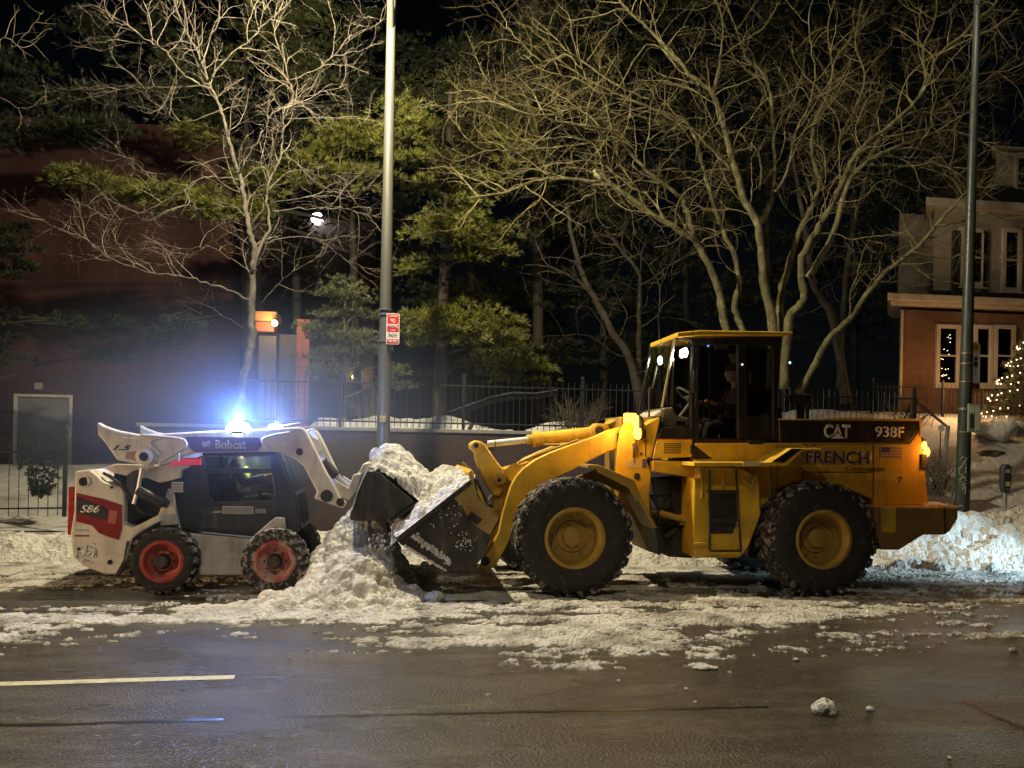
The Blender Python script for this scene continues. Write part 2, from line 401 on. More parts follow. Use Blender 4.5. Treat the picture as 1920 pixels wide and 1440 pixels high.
# ---- trodden slush lying on the carriageway: real raised crust, only where the noise stands above the road
X, Y = grid(-8.5, 12.5, 5.6, 13.6, .020)
n1 = fbm(X * .62, Y * 2.1, 1.0, 6, 11, .64); n2 = fbm(X * 1.2, Y * 3.2, 2.6, 5, 31, .65); n3 = fbm(X, Y, 9, 4, 51, .72)
track = np.exp(-((Y - 10.35) / .42) ** 2) * .05 + .20 * np.exp(-((Y - 10.9) / .5) ** 2) * (.5 + fbm(X, Y, .6, 3, 141))
lane = (sstep(6.3, 8.3, Y + .35 * np.sin(X * .9)) * .25 + sstep(8.6, 9.5, Y) * .13 + sstep(12.0, 13.0, Y) * .16)
lane = lane - .20 * np.exp(-((X + 3.6) / 1.6) ** 2 - ((Y - 10.25) / .35) ** 2) - .16 * np.exp(-((X - 7.3) / 1.9) ** 2 - ((Y - 8.2) / 1.5) ** 2)
lane = lane - .10 * np.exp(-((X + .9) / .9) ** 2 - ((Y - 8.3) / .9) ** 2) + .12 * np.exp(-((X - 1.6) / 1.6) ** 2 - ((Y - 8.2) / .8) ** 2) + .06 * np.exp(-((X - 4.4) / 1.6) ** 2 - ((Y - 9.6) / .9) ** 2)
lane = lane - .30 * sstep(6.2, 8.6, X) * (1 - sstep(9.3, 10.3, Y))
n4 = fbm(X * .8, Y * 2.2, 1.7, 4, 131, .6)
th = n1 * .62 + n2 * .34 + n3 * .36 + lane - .03 - track - .122 - .20 * sstep(.52, .68, n4)
Z = np.where(th > .735, .004 + np.clip(th - .735, 0, .25) * .11 + (n3 - .4) * .024, -.02)
stuff(field('road_slush', X, Y, Z, M['slush'], keep=Z > .0))
# ---- ploughed bank along the kerb
X, Y = grid(-9.5, 17, 12.2, 16.6, .028)
Hx = .30 + .12 * sstep(-3.5, -1.5, X) - .05 * sstep(2, 4, X) + .40 * sstep(6.6, 8.6, X)
rid = np.exp(-((Y - 13.75 - .15 * np.sin(X * 1.1)) / (.55 + .35 * sstep(6.5, 8.5, X))) ** 2)
edge = fbm(X, Y, .9, 4, 71)
H = Hx * rid * (.55 + .8 * edge) + .17 * sstep(13.2, 14.2, Y) + (fbm(X, Y, 5, 4, 81, .6) - .5) * .13 - .055
ck = [(rng.uniform(-9.3, 17), rng.normal(13.2, .45), min(.16, .025 + rng.exponential(.025)), rng.uniform(.7, 1.1)) for _ in range(2600)]
ck += [(rng.uniform(6.9, 16), rng.normal(13.1, .6), min(.2, .03 + rng.exponential(.032)), rng.uniform(.7, 1.15)) for _ in range(2400)]
H = crumb(X, Y, clods(X, Y, H, [c for c in ck if c[1] > 12.4]))
stuff(field('snow_bank', X, Y, H, M['snow_dirty'], keep=H > -.03))
# ---- the yards beyond the sidewalk: one sheet to the horizon
xs = np.concatenate([np.arange(-200, -16, 9.0), np.arange(-16, 26, .25), np.arange(26, 220, 9.0)])
ys = np.concatenate([np.arange(16.6, 32, .2), np.arange(32, 420, 12.0)])
X, Y = np.meshgrid(xs, ys)
left = .14 + .95 * sstep(17, 24, Y); mid = np.where(Y < 17.22, .12, 2.02) ; right = .2 + 2.85 * sstep(16.2, 23.5, Y)
wl, wr = sstep(-5.3, -4.85, X), sstep(10.9, 11.4, X)
Zt = left * (1 - wl) + mid * wl * (1 - wr) + right * wr + (fbm(X, Y, .8, 4, 5) - .5) * .22 * sstep(16.8, 19, Y) * np.where((X > -5.8) & (X < 11), .3, 1)
structure(field('ground', X, Y, Zt, M['snow_yard'], smooth=180))
# snow lying behind the wall cap, in drifts
def drift(name, label, pts, Y0, dep, seed, base_z=2.02, mat='snow_yard', group=None):
    "a drift whose crest line runs through the traced pixels at depth Y0"
    P = [at(a, c, Y0) for a, c in pts]; xs_ = [p.x for p in P]; zs = [p.z for p in P]
    X, Yg = grid(xs_[0], xs_[-1], Y0 - dep * .55, Y0 + dep, .045)
    cre = np.interp(X, xs_, zs) - base_z
    f = np.clip(1 - np.abs(np.where(Yg < Y0, (Yg - Y0) / (dep * .55), (Yg - Y0) / dep)) ** 1.6, 0, 1)
    Z = base_z + cre * f + (fbm(X, Yg, 4, 4, seed) - .5) * .10 * f ** .5 - .01
    o = field(name, X, Yg, Z, M[mat]); stuff(o); return o
drift('snow_drift', '', [(500, 805), (580, 800), (600, 782), (660, 786), (730, 779), (780, 786), (838, 776), (860, 783), (905, 800), (960, 806)], 17.9, .9, 3)
drift('snow_drift', '', [(985, 806), (1020, 792), (1060, 788), (1110, 799), (1130, 806)], 18.6, .5, 9)
# fallen log under snow, behind the fence
pts = [at(a, c, 19.6) for a, c in [(838, 770), (880, 757), (920, 743), (960, 735), (1005, 735), (1045, 728)]]
lg = root('fallen_log', (pts[0].x, 19.6, pts[0].z), 'dark fallen log with a strip of snow on it behind the iron fence', 'log')
MB().tube([p - Vector((0, 0, .10)) for p in pts], [.04, .07, .08, .08, .07, .05], 9).build('trunk', M['dark'], lg)
MB().tube([p + Vector((0, 0, -.035)) for p in pts], [.01, .035, .04, .045, .03, .01], 8).build('snow_cover', M['snow_yard'], lg)
# ---- retaining wall with coping
brick_wall = brick_mat('dark_brick_wall', (.060, .032, .028), (.045, .026, .024), (.055, .042, .04))
WX0, WX1 = -4.9, 11.1
zc = at(750, 803, 17).z
rw = root('retaining_wall', ((WX0 + WX1) / 2, 17.1, 0), 'long dark brick retaining wall with pale coping behind both machines', 'wall')
MB().bb(WX0, WX1, 17.0, 17.32, .0, zc - .07).build('wall', brick_wall, rw)
MB().bb(WX0 - .03, WX1 + .03, 16.96, 17.36, zc - .07, zc).build('coping', paint('stone_coping', (.22, .20, .19), rough=.8), rw, bevel=.01)
# ---- iron fences
M['iron'] = paint('black_iron', (.010, .010, .011), (.02, .015, .01), .5, .3)
def iron_fence(x0, x1, y, z0, h, label, step=.125, post=2.4, z1=None):
    dz = (z1 - z0) if z1 is not None else 0
    zz = lambda x: z0 + dz * (x - x0) / (x1 - x0)
    r = root('iron_fence', ((x0 + x1) / 2, y, z0), label, 'fence')
    rl = MB(); pk = MB()
    for f in (.12, .86): rl.tube([(x0, y, zz(x0) + h * f), (x1, y, zz(x1) + h * f)], .016, 4)
    x = x0
    while x < x1:
        pk.tube([(x, y + .0, zz(x) + .02), (x, y, zz(x) + h - .05), (x, y, zz(x) + h)], [.008, .008, .001], 4); x += step
    rl.build('rail', M['iron'], r, smooth=0); pk.build('picket_panel', M['iron'], r, smooth=0)
    x = x0
    while x <= x1 + .01:
        MB().bb(x - .03, x + .03, y + .012, y + .072, zz(x), zz(x) + h + .05).ball((x, y + .042, zz(x) + h + .08), .04, 8, 6).build('post', M['iron'], r); x += (x1 - x0) / max(1, round((x1 - x0) / post))
    return r
iron_fence(-3.6, 11.0, 17.16, zc, 1.02, 'black iron picket fence standing on the coping of the retaining wall')
iron_fence(-11.0, -5.95, 16.3, .30, 1.36, 'black iron picket fence in front of the grey door on the left', z1=.42, step=.165)
iron_fence(13.2, 17.5, 22.6, 2.9, .95, 'distant iron picket fence in front of the brick house')
# ---- left brick building
bk = brick_mat('red_brick', (.085, .027, .023), (.062, .021, .018), (.07, .048, .042))
BY = 25.0
BT = 10.6
bl = root('brick_building', (-13, BY, 1), 'tall red brick building with a pale metal door on the left', 'building')
xr = at(452, 700, BY).x
d0, d1 = at(27, 738, BY), at(133, 875, BY)
h_ = MB()
h_.bb(-40, d0.x, BY, BY + 6, -.5, BT).bb(d0.x, d1.x, BY, BY + 6, d0.z, BT).bb(d1.x, xr, BY, BY + 6, -.5, BT).bb(d0.x, d1.x, BY, BY + 6, -.5, d1.z)
h_.build('wall', bk, bl, smooth=0)
xs1 = at(700, 700, BY + 3.2).x
MB().bb(xr + .002, xs1, BY + 3.2, BY + 8, -.5, 9).build('rear_wing', brick_mat('shaded_brick', (.045, .026, .022), (.035, .022, .02), (.04, .03, .028)), bl, smooth=0)  # wing brick is a darker copy, the gloom put into its colour
dr = MB(); dr.bb(d0.x + .03, d1.x - .03, BY + .05, BY + .12, d1.z, d0.z - .03)
door = dr.build('door', paint('grey_door', (.22, .21, .20), (.13, .12, .11), .5, .5, 1.2), bl, bevel=.005)
fr = MB(); w_ = .075
fr.bb(d0.x - .01, d0.x + w_, BY - .03, BY + .05, d1.z, d0.z).bb(d1.x - w_, d1.x + .01, BY - .03, BY + .05, d1.z, d0.z).bb(d0.x + w_, d1.x - w_, BY - .028, BY + .05, d0.z - w_, d0.z - .002).bb(d0.x + w_, d1.x - w_, BY - .028, BY + .05, d1.z - .02, d1.z + .05)
fr.build('door_frame', paint('white_frame', (.72, .66, .55), rough=.5), bl, bevel=.006)
hn = at(128, 801, BY); MB().box((hn.x, BY - .04, hn.z), (.07, .08, .16)).ball((hn.x - .02, BY - .1, hn.z - .02), .045, 10, 8).build('handle', M['chrome'], door)
bx = at(75, 724, BY); MB().bb(bx.x - .09, bx.x + .09, BY - .16, BY, bx.z - .10, bx.z + .09).bb(bx.x - .06, bx.x + .06, BY - .2, BY - .16, bx.z - .1, bx.z + .02).build('security_lamp', paint('grey_box', (.3, .29, .27)), bl, bevel=.01)
# porch of the building: brick pier, lintel, door panel, lamps
PY = 22.3
po = root('entrance_porch', (at(520, 790, PY).x, PY, 2), 'porch with brick pier and lit lintel beside the bare tree', 'porch')
q = lambda a, c, y=PY: at(a, c, y)
A, B = q(557, 598), q(577, 800); MB().bb(A.x, B.x, PY, PY + .32, 1.9, A.z).build('brick_pier', brick_mat('orange_brick', (.36, .12, .07), (.28, .09, .06), (.26, .19, .15)), po, smooth=0)
A, B = q(478, 584), q(519, 623)
lin = MB().bb(A.x, B.x, PY - .1, PY + .8, (A.z + B.z) / 2 + .01, A.z); lin.build('lintel', paint('varnished_boards', (.42, .24, .10), (.16, .08, .03), .5, .7, 6), po, bevel=.01)
MB().bb(A.x + .02, B.x - .06, PY - .04, PY + .7, B.z, (A.z + B.z) / 2).build('fascia', paint('red_fascia', (.34, .11, .07), rough=.6), po, bevel=.01)
A, B = q(484, 628), q(514, 800); MB().bb(A.x, B.x, PY + .1, PY + .3, 1.9, A.z).build('door_panel', paint('grey_panel', (.085, .08, .08), rough=.5), po, bevel=.01)
A, B = q(519, 622), q(557, 800); MB().bb(A.x, B.x - .02, PY + .5, PY + .6, 1.9, A.z).build('rear_panel', paint('dark_panel', (.03, .03, .035), rough=.5), po)
M['amber_bulb'] = emit('amber_bulb', (1.0, .62, .22), 26); M['globe'] = emit('globe_glass', (.95, .97, 1.0), 22)
L = q(515, 606, PY - .22)
wl_ = root('wall_lantern', L, 'amber porch lamp glowing under the lit lintel', 'lamp')
MB().ball(L, .075, 14, 10).build('bulb', M['amber_bulb'], wl_); MB().cyl((L.x, L.y, L.z + .07), (L.x, L.y, L.z + .13), .05, .03).tube([(L.x, L.y, L.z + .12), (L.x, PY - .1, L.z + .12)], .015, 6).build('bracket', M['iron'], wl_)
lamp('porch_lamp_light', (L.x, L.y - .12, L.z), 44, (1, .58, .2), .08)
L = at(665, 707, BY + 3.05)
w2 = root('wall_lantern', L, 'amber wall lantern low between the small pine and the silver pole', 'lamp')
MB().ball(L, .085, 14, 10).build('bulb', M['amber_bulb'], w2)
cg = MB(); [cg.tube([(L.x + a * .13, L.y + e * .1, L.z - .16), (L.x + a * .13, L.y + e * .1, L.z + .16)], .008, 4) for a in (-1, 1) for e in (-1, 1)]
cg.bb(L.x - .15, L.x + .15, L.y - .12, L.y + .12, L.z + .16, L.z + .19).bb(L.x - .15, L.x + .15, L.y - .12, L.y + .12, L.z - .19, L.z - .16).build('cage', M['iron'], w2)
lamp('lantern_light', (L.x, L.y - .14, L.z), 30, (1, .6, .25), .08)
L = at(595, 410, BY + 3.0)
g_ = root('globe_lamp', L, 'white globe lamp shining high behind the bare tree branches', 'lamp')
MB().ball(L, .19, 18, 12).build('globe', M['globe'], g_); MB().tube([(L.x, L.y + .2, L.z + .12), (L.x, L.y, L.z + .2), (L.x, L.y, L.z + .12)], [.02, .02, .05], 8).build('bracket', M['iron'], g_)
lamp('globe_lamp_light', (L.x, L.y - .18, L.z), 12, (.95, .97, 1), .12)
# ---- house on the right
HY = 24.0
hs = root('house', (at(1800, 770, HY).x, HY, 3), 'house of brown brick below and white boards above, with a dormer', 'house')
def wallbox(mb, a, c, y0, y1):
    "a block of the house: its left flank runs straight back from the viewer's side of the street"
    p, q_ = at(*a, y0), at(*c, y0); xb = p.x * y1 / y0 + .02
    mb.add([(p.x, y0, q_.z), (q_.x, y0, q_.z), (q_.x, y1, q_.z), (xb, y1, q_.z), (p.x, y0, p.z), (q_.x, y0, p.z), (q_.x, y1, p.z), (xb, y1, p.z)], [(0, 1, 2, 3), (4, 5, 6, 7), (0, 1, 5, 4), (1, 2, 6, 5), (2, 3, 7, 6), (3, 0, 4, 7)])
hb = brick_mat('brown_brick', (.21, .105, .052), (.19, .095, .047), (.18, .11, .07))
siding, nt, b = nmat('white_siding'); wv = N(nt, 'ShaderNodeTexWave'); wv.bands_direction = 'Z'; wv.wave_profile = 'SAW'; wv.inputs['Scale'].default_value = 1.6
tc = N(nt, 'ShaderNodeTexCoord'); nt.links.new(tc.outputs['Object'], wv.inputs['Vector'])
b.inputs['Base Color'].default_value = (.33, .28, .22, 1); bump(nt, b, wv.outputs['Fac'], .6, .02); b.inputs['Roughness'].default_value = .7
trim = paint('white_trim', (.55, .47, .37), (.3, .24, .18), .55, .4)
roofm = paint('dark_shingles', (.028, .026, .025), (.05, .045, .04), .8, .5, 8)
pane = glass('house_glass', (.30, .26, .22), refl=.16)
mb = MB(); wallbox(mb, (1688, 580), (2150, 800), HY, HY + 2.2); mb.build('brick_wall', hb, hs, smooth=0)
mb = MB(); wallbox(mb, (1752, 392), (2150, 562), HY + .25, HY + 2.2); mb.build('board_wall', siding, hs, smooth=0)
mb = MB(); wallbox(mb, (1686, 400), (1753, 562), HY + 1.2, HY + 2.0); mb.build('side_wall', paint('grey_side', (.30, .25, .2), rough=.7), hs, smooth=0)
mb = MB(); wallbox(mb, (1664, 561), (2150, 570), HY - .35, HY + 2.4); wallbox(mb, (1670, 570), (2150, 581), HY - .2, HY + 2.3); mb.build('cornice', trim, hs, bevel=.02)
mb = MB(); wallbox(mb, (1736, 385), (2150, 394), HY - .1, HY + 2.6); mb.build('eave', trim, hs, bevel=.02)
p = at(1736, 385, HY - .1); mb = MB(); mb.add([(p.x, HY - .1, p.z + .004), (p.x + 9, HY - .1, p.z + .004), (p.x + 9, HY + 1.6, p.z + 2.2), (p.x + 2.6, HY + 1.6, p.z + 2.2), (p.x * (HY + 2.6) / HY, HY + 2.6, p.z + .004), (p.x + 9, HY + 2.6, p.z + .004)], [(0, 1, 2, 3), (0, 3, 4), (3, 2, 5, 4), (0, 4, 5, 1)]); mb.build('roof', roofm, hs, smooth=0)
mb = MB(); wallbox(mb, (1868, 283), (2000, 372), HY + .7, HY + 3.5); mb.build('dormer', siding, hs, smooth=0)
mb = MB(); wallbox(mb, (1860, 272), (2010, 284), HY + .5, HY + 3.7); mb.build('dormer_roof', trim, hs, bevel=.02)
pp = MB(); A, B = at(1691, 582, HY - .12), at(1684, 745, HY - .12); pp.tube([A, (A.x, A.y, B.z)], .05, 8); pp.build('downpipe', trim, hs)
def window(a, c, y, frame=.12, mull=True, dark=True):
    p, q_ = at(*a, y), at(*c, y); x0, x1, z0, z1 = p.x, q_.x, q_.z, p.z
    m_ = MB(); f = frame
    m_.bb(x0, x0 + f, y - .09, y + .02, z0, z1).bb(x1 - f, x1, y - .09, y + .02, z0, z1).bb(x0 + f, x1 - f, y - .088, y + .02, z1 - f, z1).bb(x0 + f, x1 - f, y - .088, y + .02, z0, z0 + f).bb(x0 - .04, x1 + .04, y - .14, y - .0, z0 - .06, z0 - .002)
    if mull: zm = (z0 + z1) / 2; m_.bb(x0 + f, x1 - f, y - .07, y + .02, zm - .025, zm + .025)
    w = m_.build('window', trim, hs, bevel=.008)
    MB().bb(x0 + f - .01, x1 - f + .01, y - .03, y - .02, z0 + f - .01, z1 - f + .01).build('pane', pane, w)
    MB().bb(x0 + f - .01, x1 - f + .01, y - .0145, y - .006, z0 + f - .01, z1 - f + .01).build('dark_backing', M['darkroom'], w)  # dark sheet behind the pane stands in for the unlit room
    return w, (x0 + f, x1 - f, z0 + f, z1 - f)
M['darkroom'] = plain('dark_room', (.012, .009, .007), .8)
M['fairy'] = emit('fairy_light', (1.0, .72, .38), 6)
wins = [window((1754, 608), (1797, 726), HY), window((1824, 609), (1858, 726), HY), window((1862, 609), (1900, 726), HY), window((1798, 426), (1846, 540), HY + .25, .14), window((1878, 428), (1912, 548), HY + .25, .12), window((1901, 292), (1945, 362), HY + .7, .1)]
random.seed(5)
fl = MB(); x0, x1, z0, z1 = wins[0][1]
for (a, c) in [(405 / 4, 352 / 4), (392 / 4, 370 / 4), (410 / 4, 378 / 4), (407 / 4, 407 / 4), (362 / 4, 460 / 4), (386 / 4, 470 / 4), (397 / 4, 498 / 4), (340 / 4, 530 / 4), (352 / 4, 535 / 4), (345 / 4, 603 / 4), (372 / 4, 610 / 4), (392 / 4, 606 / 4), (345 / 4, 658 / 4), (357 / 4, 650 / 4), (368 / 4, 656 / 4), (380 / 4, 650 / 4), (398 / 4, 676 / 4), (350 / 4, 662 / 4)]:
    p = at(1680 + a, 540 + c, HY - .055); fl.ball(p, .011, 6, 4)
stuff(fl.build('string_light_dots', M['fairy'], wins[0][0], smooth=0))  # glowing dots stand in for the tree's lights reflected in the window
# shutters and planters on the upper windows
for (a, c) in [((1786, 432), (1799, 560)), ((1843, 432), (1852, 560))]:
    p, q_ = at(*a, HY + .2), at(*c, HY + .2); MB().bb(p.x, q_.x, HY + .16, HY + .245, q_.z, p.z).build('shutter', paint('dark_shutter', (.03, .03, .028)), hs, bevel=.01)
# ---- steps rail and snowy boulders at the house's foot
hr = root('step_handrail', at(1760, 800, 19.5), 'slanting metal handrail of the snowy steps behind the loader', 'handrail')
a_, b_ = at(1716, 752, 19.5), at(1776, 800, 19.5)
MB().tube([a_, b_], .035, 8).build('rail', paint('grey_rail', (.35, .32, .28), rough=.4), hr)
MB().tube([b_ + Vector((.02, 0, .02)), (b_.x - .12, 19.5, 1.0)], .05, 8).build('post', paint('grey_post', (.35, .32, .28), rough=.4), hr)
MB().tube([a_ + Vector((.0, 0, .02)), (a_.x, 19.5, 1.0)], .03, 8).build('post', M['iron'], hr)
rf = at(1765, 803, 19.2); r_ = root('reflector_post', (rf.x, 19.2, 1.2), 'small white round reflector on a thin stake beside the step handrail', 'marker')
MB().lathe((rf.x, 19.2, rf.z), [(.0, -.01), (.085, -.01), (.085, .01), (0, .01)], 20).build('disc', plain('white_disc', (.75, .72, .66), .4), r_)
MB().tube([(rf.x, 19.23, rf.z), (rf.x, 19.23, 1.1)], .012, 6).build('stake', M['iron'], r_)
M['rock'] = paint('garden_rock', (.16, .13, .10), (.05, .04, .03), .8, .6)
def boulder(px, py, Yd, r, label, mat, sc=(1.3, 1, .75), seed=1, name='snowy_boulder'):
    c = at(px, py, Yd); me = MB().ball((0, 0, 0), r, 22, 14, sc)
    v2 = []
    for v in me.v:
        n_ = mnoise.noise(Vector(v) * (1.7 / r) * .7 + Vector((seed * 7.1, 0, 0))) * .38 + mnoise.noise(Vector(v) * (4.2 / r) * .7 + Vector((0, seed * 3.3, 0))) * .14
        v2.append(tuple(Vector(v) * (1 + n_) + c))
    me.v = v2; o = me.build(name, mat, base=(c.x, c.y, c.z - r * sc[2] * .8), smooth=180); return o
tag(boulder(1868, 806, 21, .42, '', M['snow_yard'], seed=2), 'pale snow covered boulder between the green pole and the fairy lit tree', 'boulder')
tag(boulder(1895, 803, 21.5, .26, '', M['snow_yard'], seed=4), 'smaller snow covered boulder under the fairy lit tree', 'boulder')
tag(boulder(1858, 850, 18.8, .22, '', M['rock'], (1.5, 1, .4), 5, 'garden_rock'), 'flat dark rock poking out of the snowy slope', 'rock')
# ================================================================== TREES
def bark(name, c1, c2, spots=(.4, .38, .28)):
    m, nt, b = nmat(name)
    f = ramp(nt, tex(nt, scale=9, detail=8, rough=.7, stretch=(1, 1, .3)), [(.35, (0, 0, 0)), (.65, (1, 1, 1))])
    col = mixc(nt, f, c1, c2)
    g = ramp(nt, tex(nt, scale=5, detail=5), [(.56, (0, 0, 0)), (.68, (.7, .7, .7))])
    nt.links.new(mixc(nt, g, col, spots), b.inputs['Base Color']); b.inputs['Roughness'].default_value = .85
    bump(nt, b, tex(nt, scale=22, detail=6, stretch=(1, 1, .35)), .7, .02)
    return m
M['bark_grey'] = bark('grey_bark', (.04, .034, .026), (.13, .112, .086), (.22, .21, .16))
M['bark_brown'] = bark('brown_bark', (.035, .030, .014), (.175, .155, .070), (.31, .30, .14))
M['bark_dark'] = bark('dark_bark', (.035, .028, .02), (.08, .065, .047), (.10, .085, .062))
M['bark_black'] = bark('black_bark', (.012, .010, .008), (.03, .025, .02), (.035, .03, .022))  # bark darkened so the back trunks do not show as lit
M['twig'] = bark('pale_twig', (.095, .078, .034), (.225, .19, .085), (.33, .30, .15))
M['twig_pink'] = bark('greyish_twig', (.10, .082, .064), (.205, .175, .135), (.27, .24, .19))
M['twig_dark'] = bark('dark_twig', (.07, .055, .04), (.12, .1, .07), (.14, .12, .09))
def smooth_path(P, n=4):
    out = []
    for i in range(len(P) - 1):
        p0, p1, p2, p3 = P[max(i - 1, 0)], P[i], P[i + 1], P[min(i + 2, len(P) - 1)]
        for k in range(n):
            t = k / n
            out.append(.5 * ((2 * p1) + (p2 - p0) * t + (2 * p0 - 5 * p1 + 4 * p2 - p3) * t * t + (3 * p1 - p0 - 3 * p2 + p3) * t ** 3))
    return out + [P[-1]]
def rv(s=1.0): return Vector((random.gauss(0, s), random.gauss(0, s), random.gauss(0, s)))
def twig(mb, p, d, L, r, lvl, cfg):
    n = max(4, int(L / cfg['seg'])); st = L / n
    pts = [p]; d = d.normalized(); dirs = []
    for i in range(n):
        d = (d + rv(cfg['wig'][min(lvl, len(cfg['wig']) - 1)]) + Vector((0, 0, cfg['up'] * st))).normalized()
        p = p + d * st; pts.append(p); dirs.append(d)
    mb.tube(pts, [r * (1 - .72 * i / n) for i in range(n + 1)], 4 if lvl < 2 else 3, caps=False)
    if lvl < cfg['max']: kids(mb, pts, r, lvl, cfg, L)
def kids(mb, pts, r, lvl, cfg, L, t0=.18):
    cnt = cfg['kids'][min(lvl, len(cfg['kids']) - 1)] * L
    k = int(cnt) + (random.random() < cnt % 1)
    for j in range(k):
        t = t0 + (1 - t0) * (j + random.random()) / max(k, 1); t = min(t, .985)
        i = min(int(t * (len(pts) - 1)), len(pts) - 2); f = t * (len(pts) - 1) - i
        q = pts[i].lerp(pts[i + 1], f); tg = (pts[i + 1] - pts[i]).normalized()
        side = tg.cross(rv()).normalized()
        side = (side + Vector((cfg['lat'] * side.x, 0, cfg['lift']))).normalized()
        a = R_(random.uniform(*cfg['ang']))
        dd = tg * math.cos(a) + side * math.sin(a)
        ll = cfg['len'][min(lvl, len(cfg['len']) - 1)] * random.uniform(.5, 1.25) * (1.15 - .5 * t)
        rr = min(r * (1 - .7 * t) * .62, cfg['rad'][min(lvl, len(cfg['rad']) - 1)])
        twig(mb, q, dd, ll, rr, lvl + 1, cfg)
def bare_tree(name, label, limbs, Y, barkm, twigm, cfg, seed, base=None, group=None):
    "limbs: (pixels, depth offset start, depth offset end, radius start, radius end)"
    random.seed(seed)
    b0 = at(*limbs[0][0][0], Y)
    r = root(name, (b0.x, Y, base if base is not None else b0.z), label, 'tree', group)
    tr = MB(); cr = MB()
    for px, y0, y1, r0, r1 in limbs:
        P = [at(a, c, Y + y0 + (y1 - y0) * i / max(1, len(px) - 1)) for i, (a, c) in enumerate(px)]
        P = smooth_path(P, 5)
        L = sum((P[i + 1] - P[i]).length for i in range(len(P) - 1)); n = len(P)
        for i in range(1, n - 1): P[i] = P[i] + rv(.011)
        rad = [(r0 + (r1 - r0) * (i / (n - 1)) ** .62) * random.uniform(.86, 1.06) * .74 * cfg.get('rs', 1) for i in range(n)]
        tr.tube(P, rad, 9 if r0 > .05 else 6)
        kids(cr, P, max(r1 * 1.6, r0 * .55), 0, cfg, L, cfg.get('t0', .3))
    tr.build('trunk', barkm, r, smooth=180); cr.build('crown', twigm, r, smooth=180, fix=False)
    return r
ZT = zoom(1160, 0, 2.25); ZL = zoom(0, 0, 2.5263); ZM = zoom(840, 400, 3.6); ZC = zoom(660, 0, 3.2)
cfgR = dict(seg=.08, wig=(.11, .16, .21, .25), up=.04, max=4, kids=(2.9, 3.9, 4.8, 3.6), len=(1.75, .80, .42, .22), rad=(.014, .0085, .0055, .004), ang=(30, 80), lat=.7, lift=.22, t0=.26, rs=1.12)
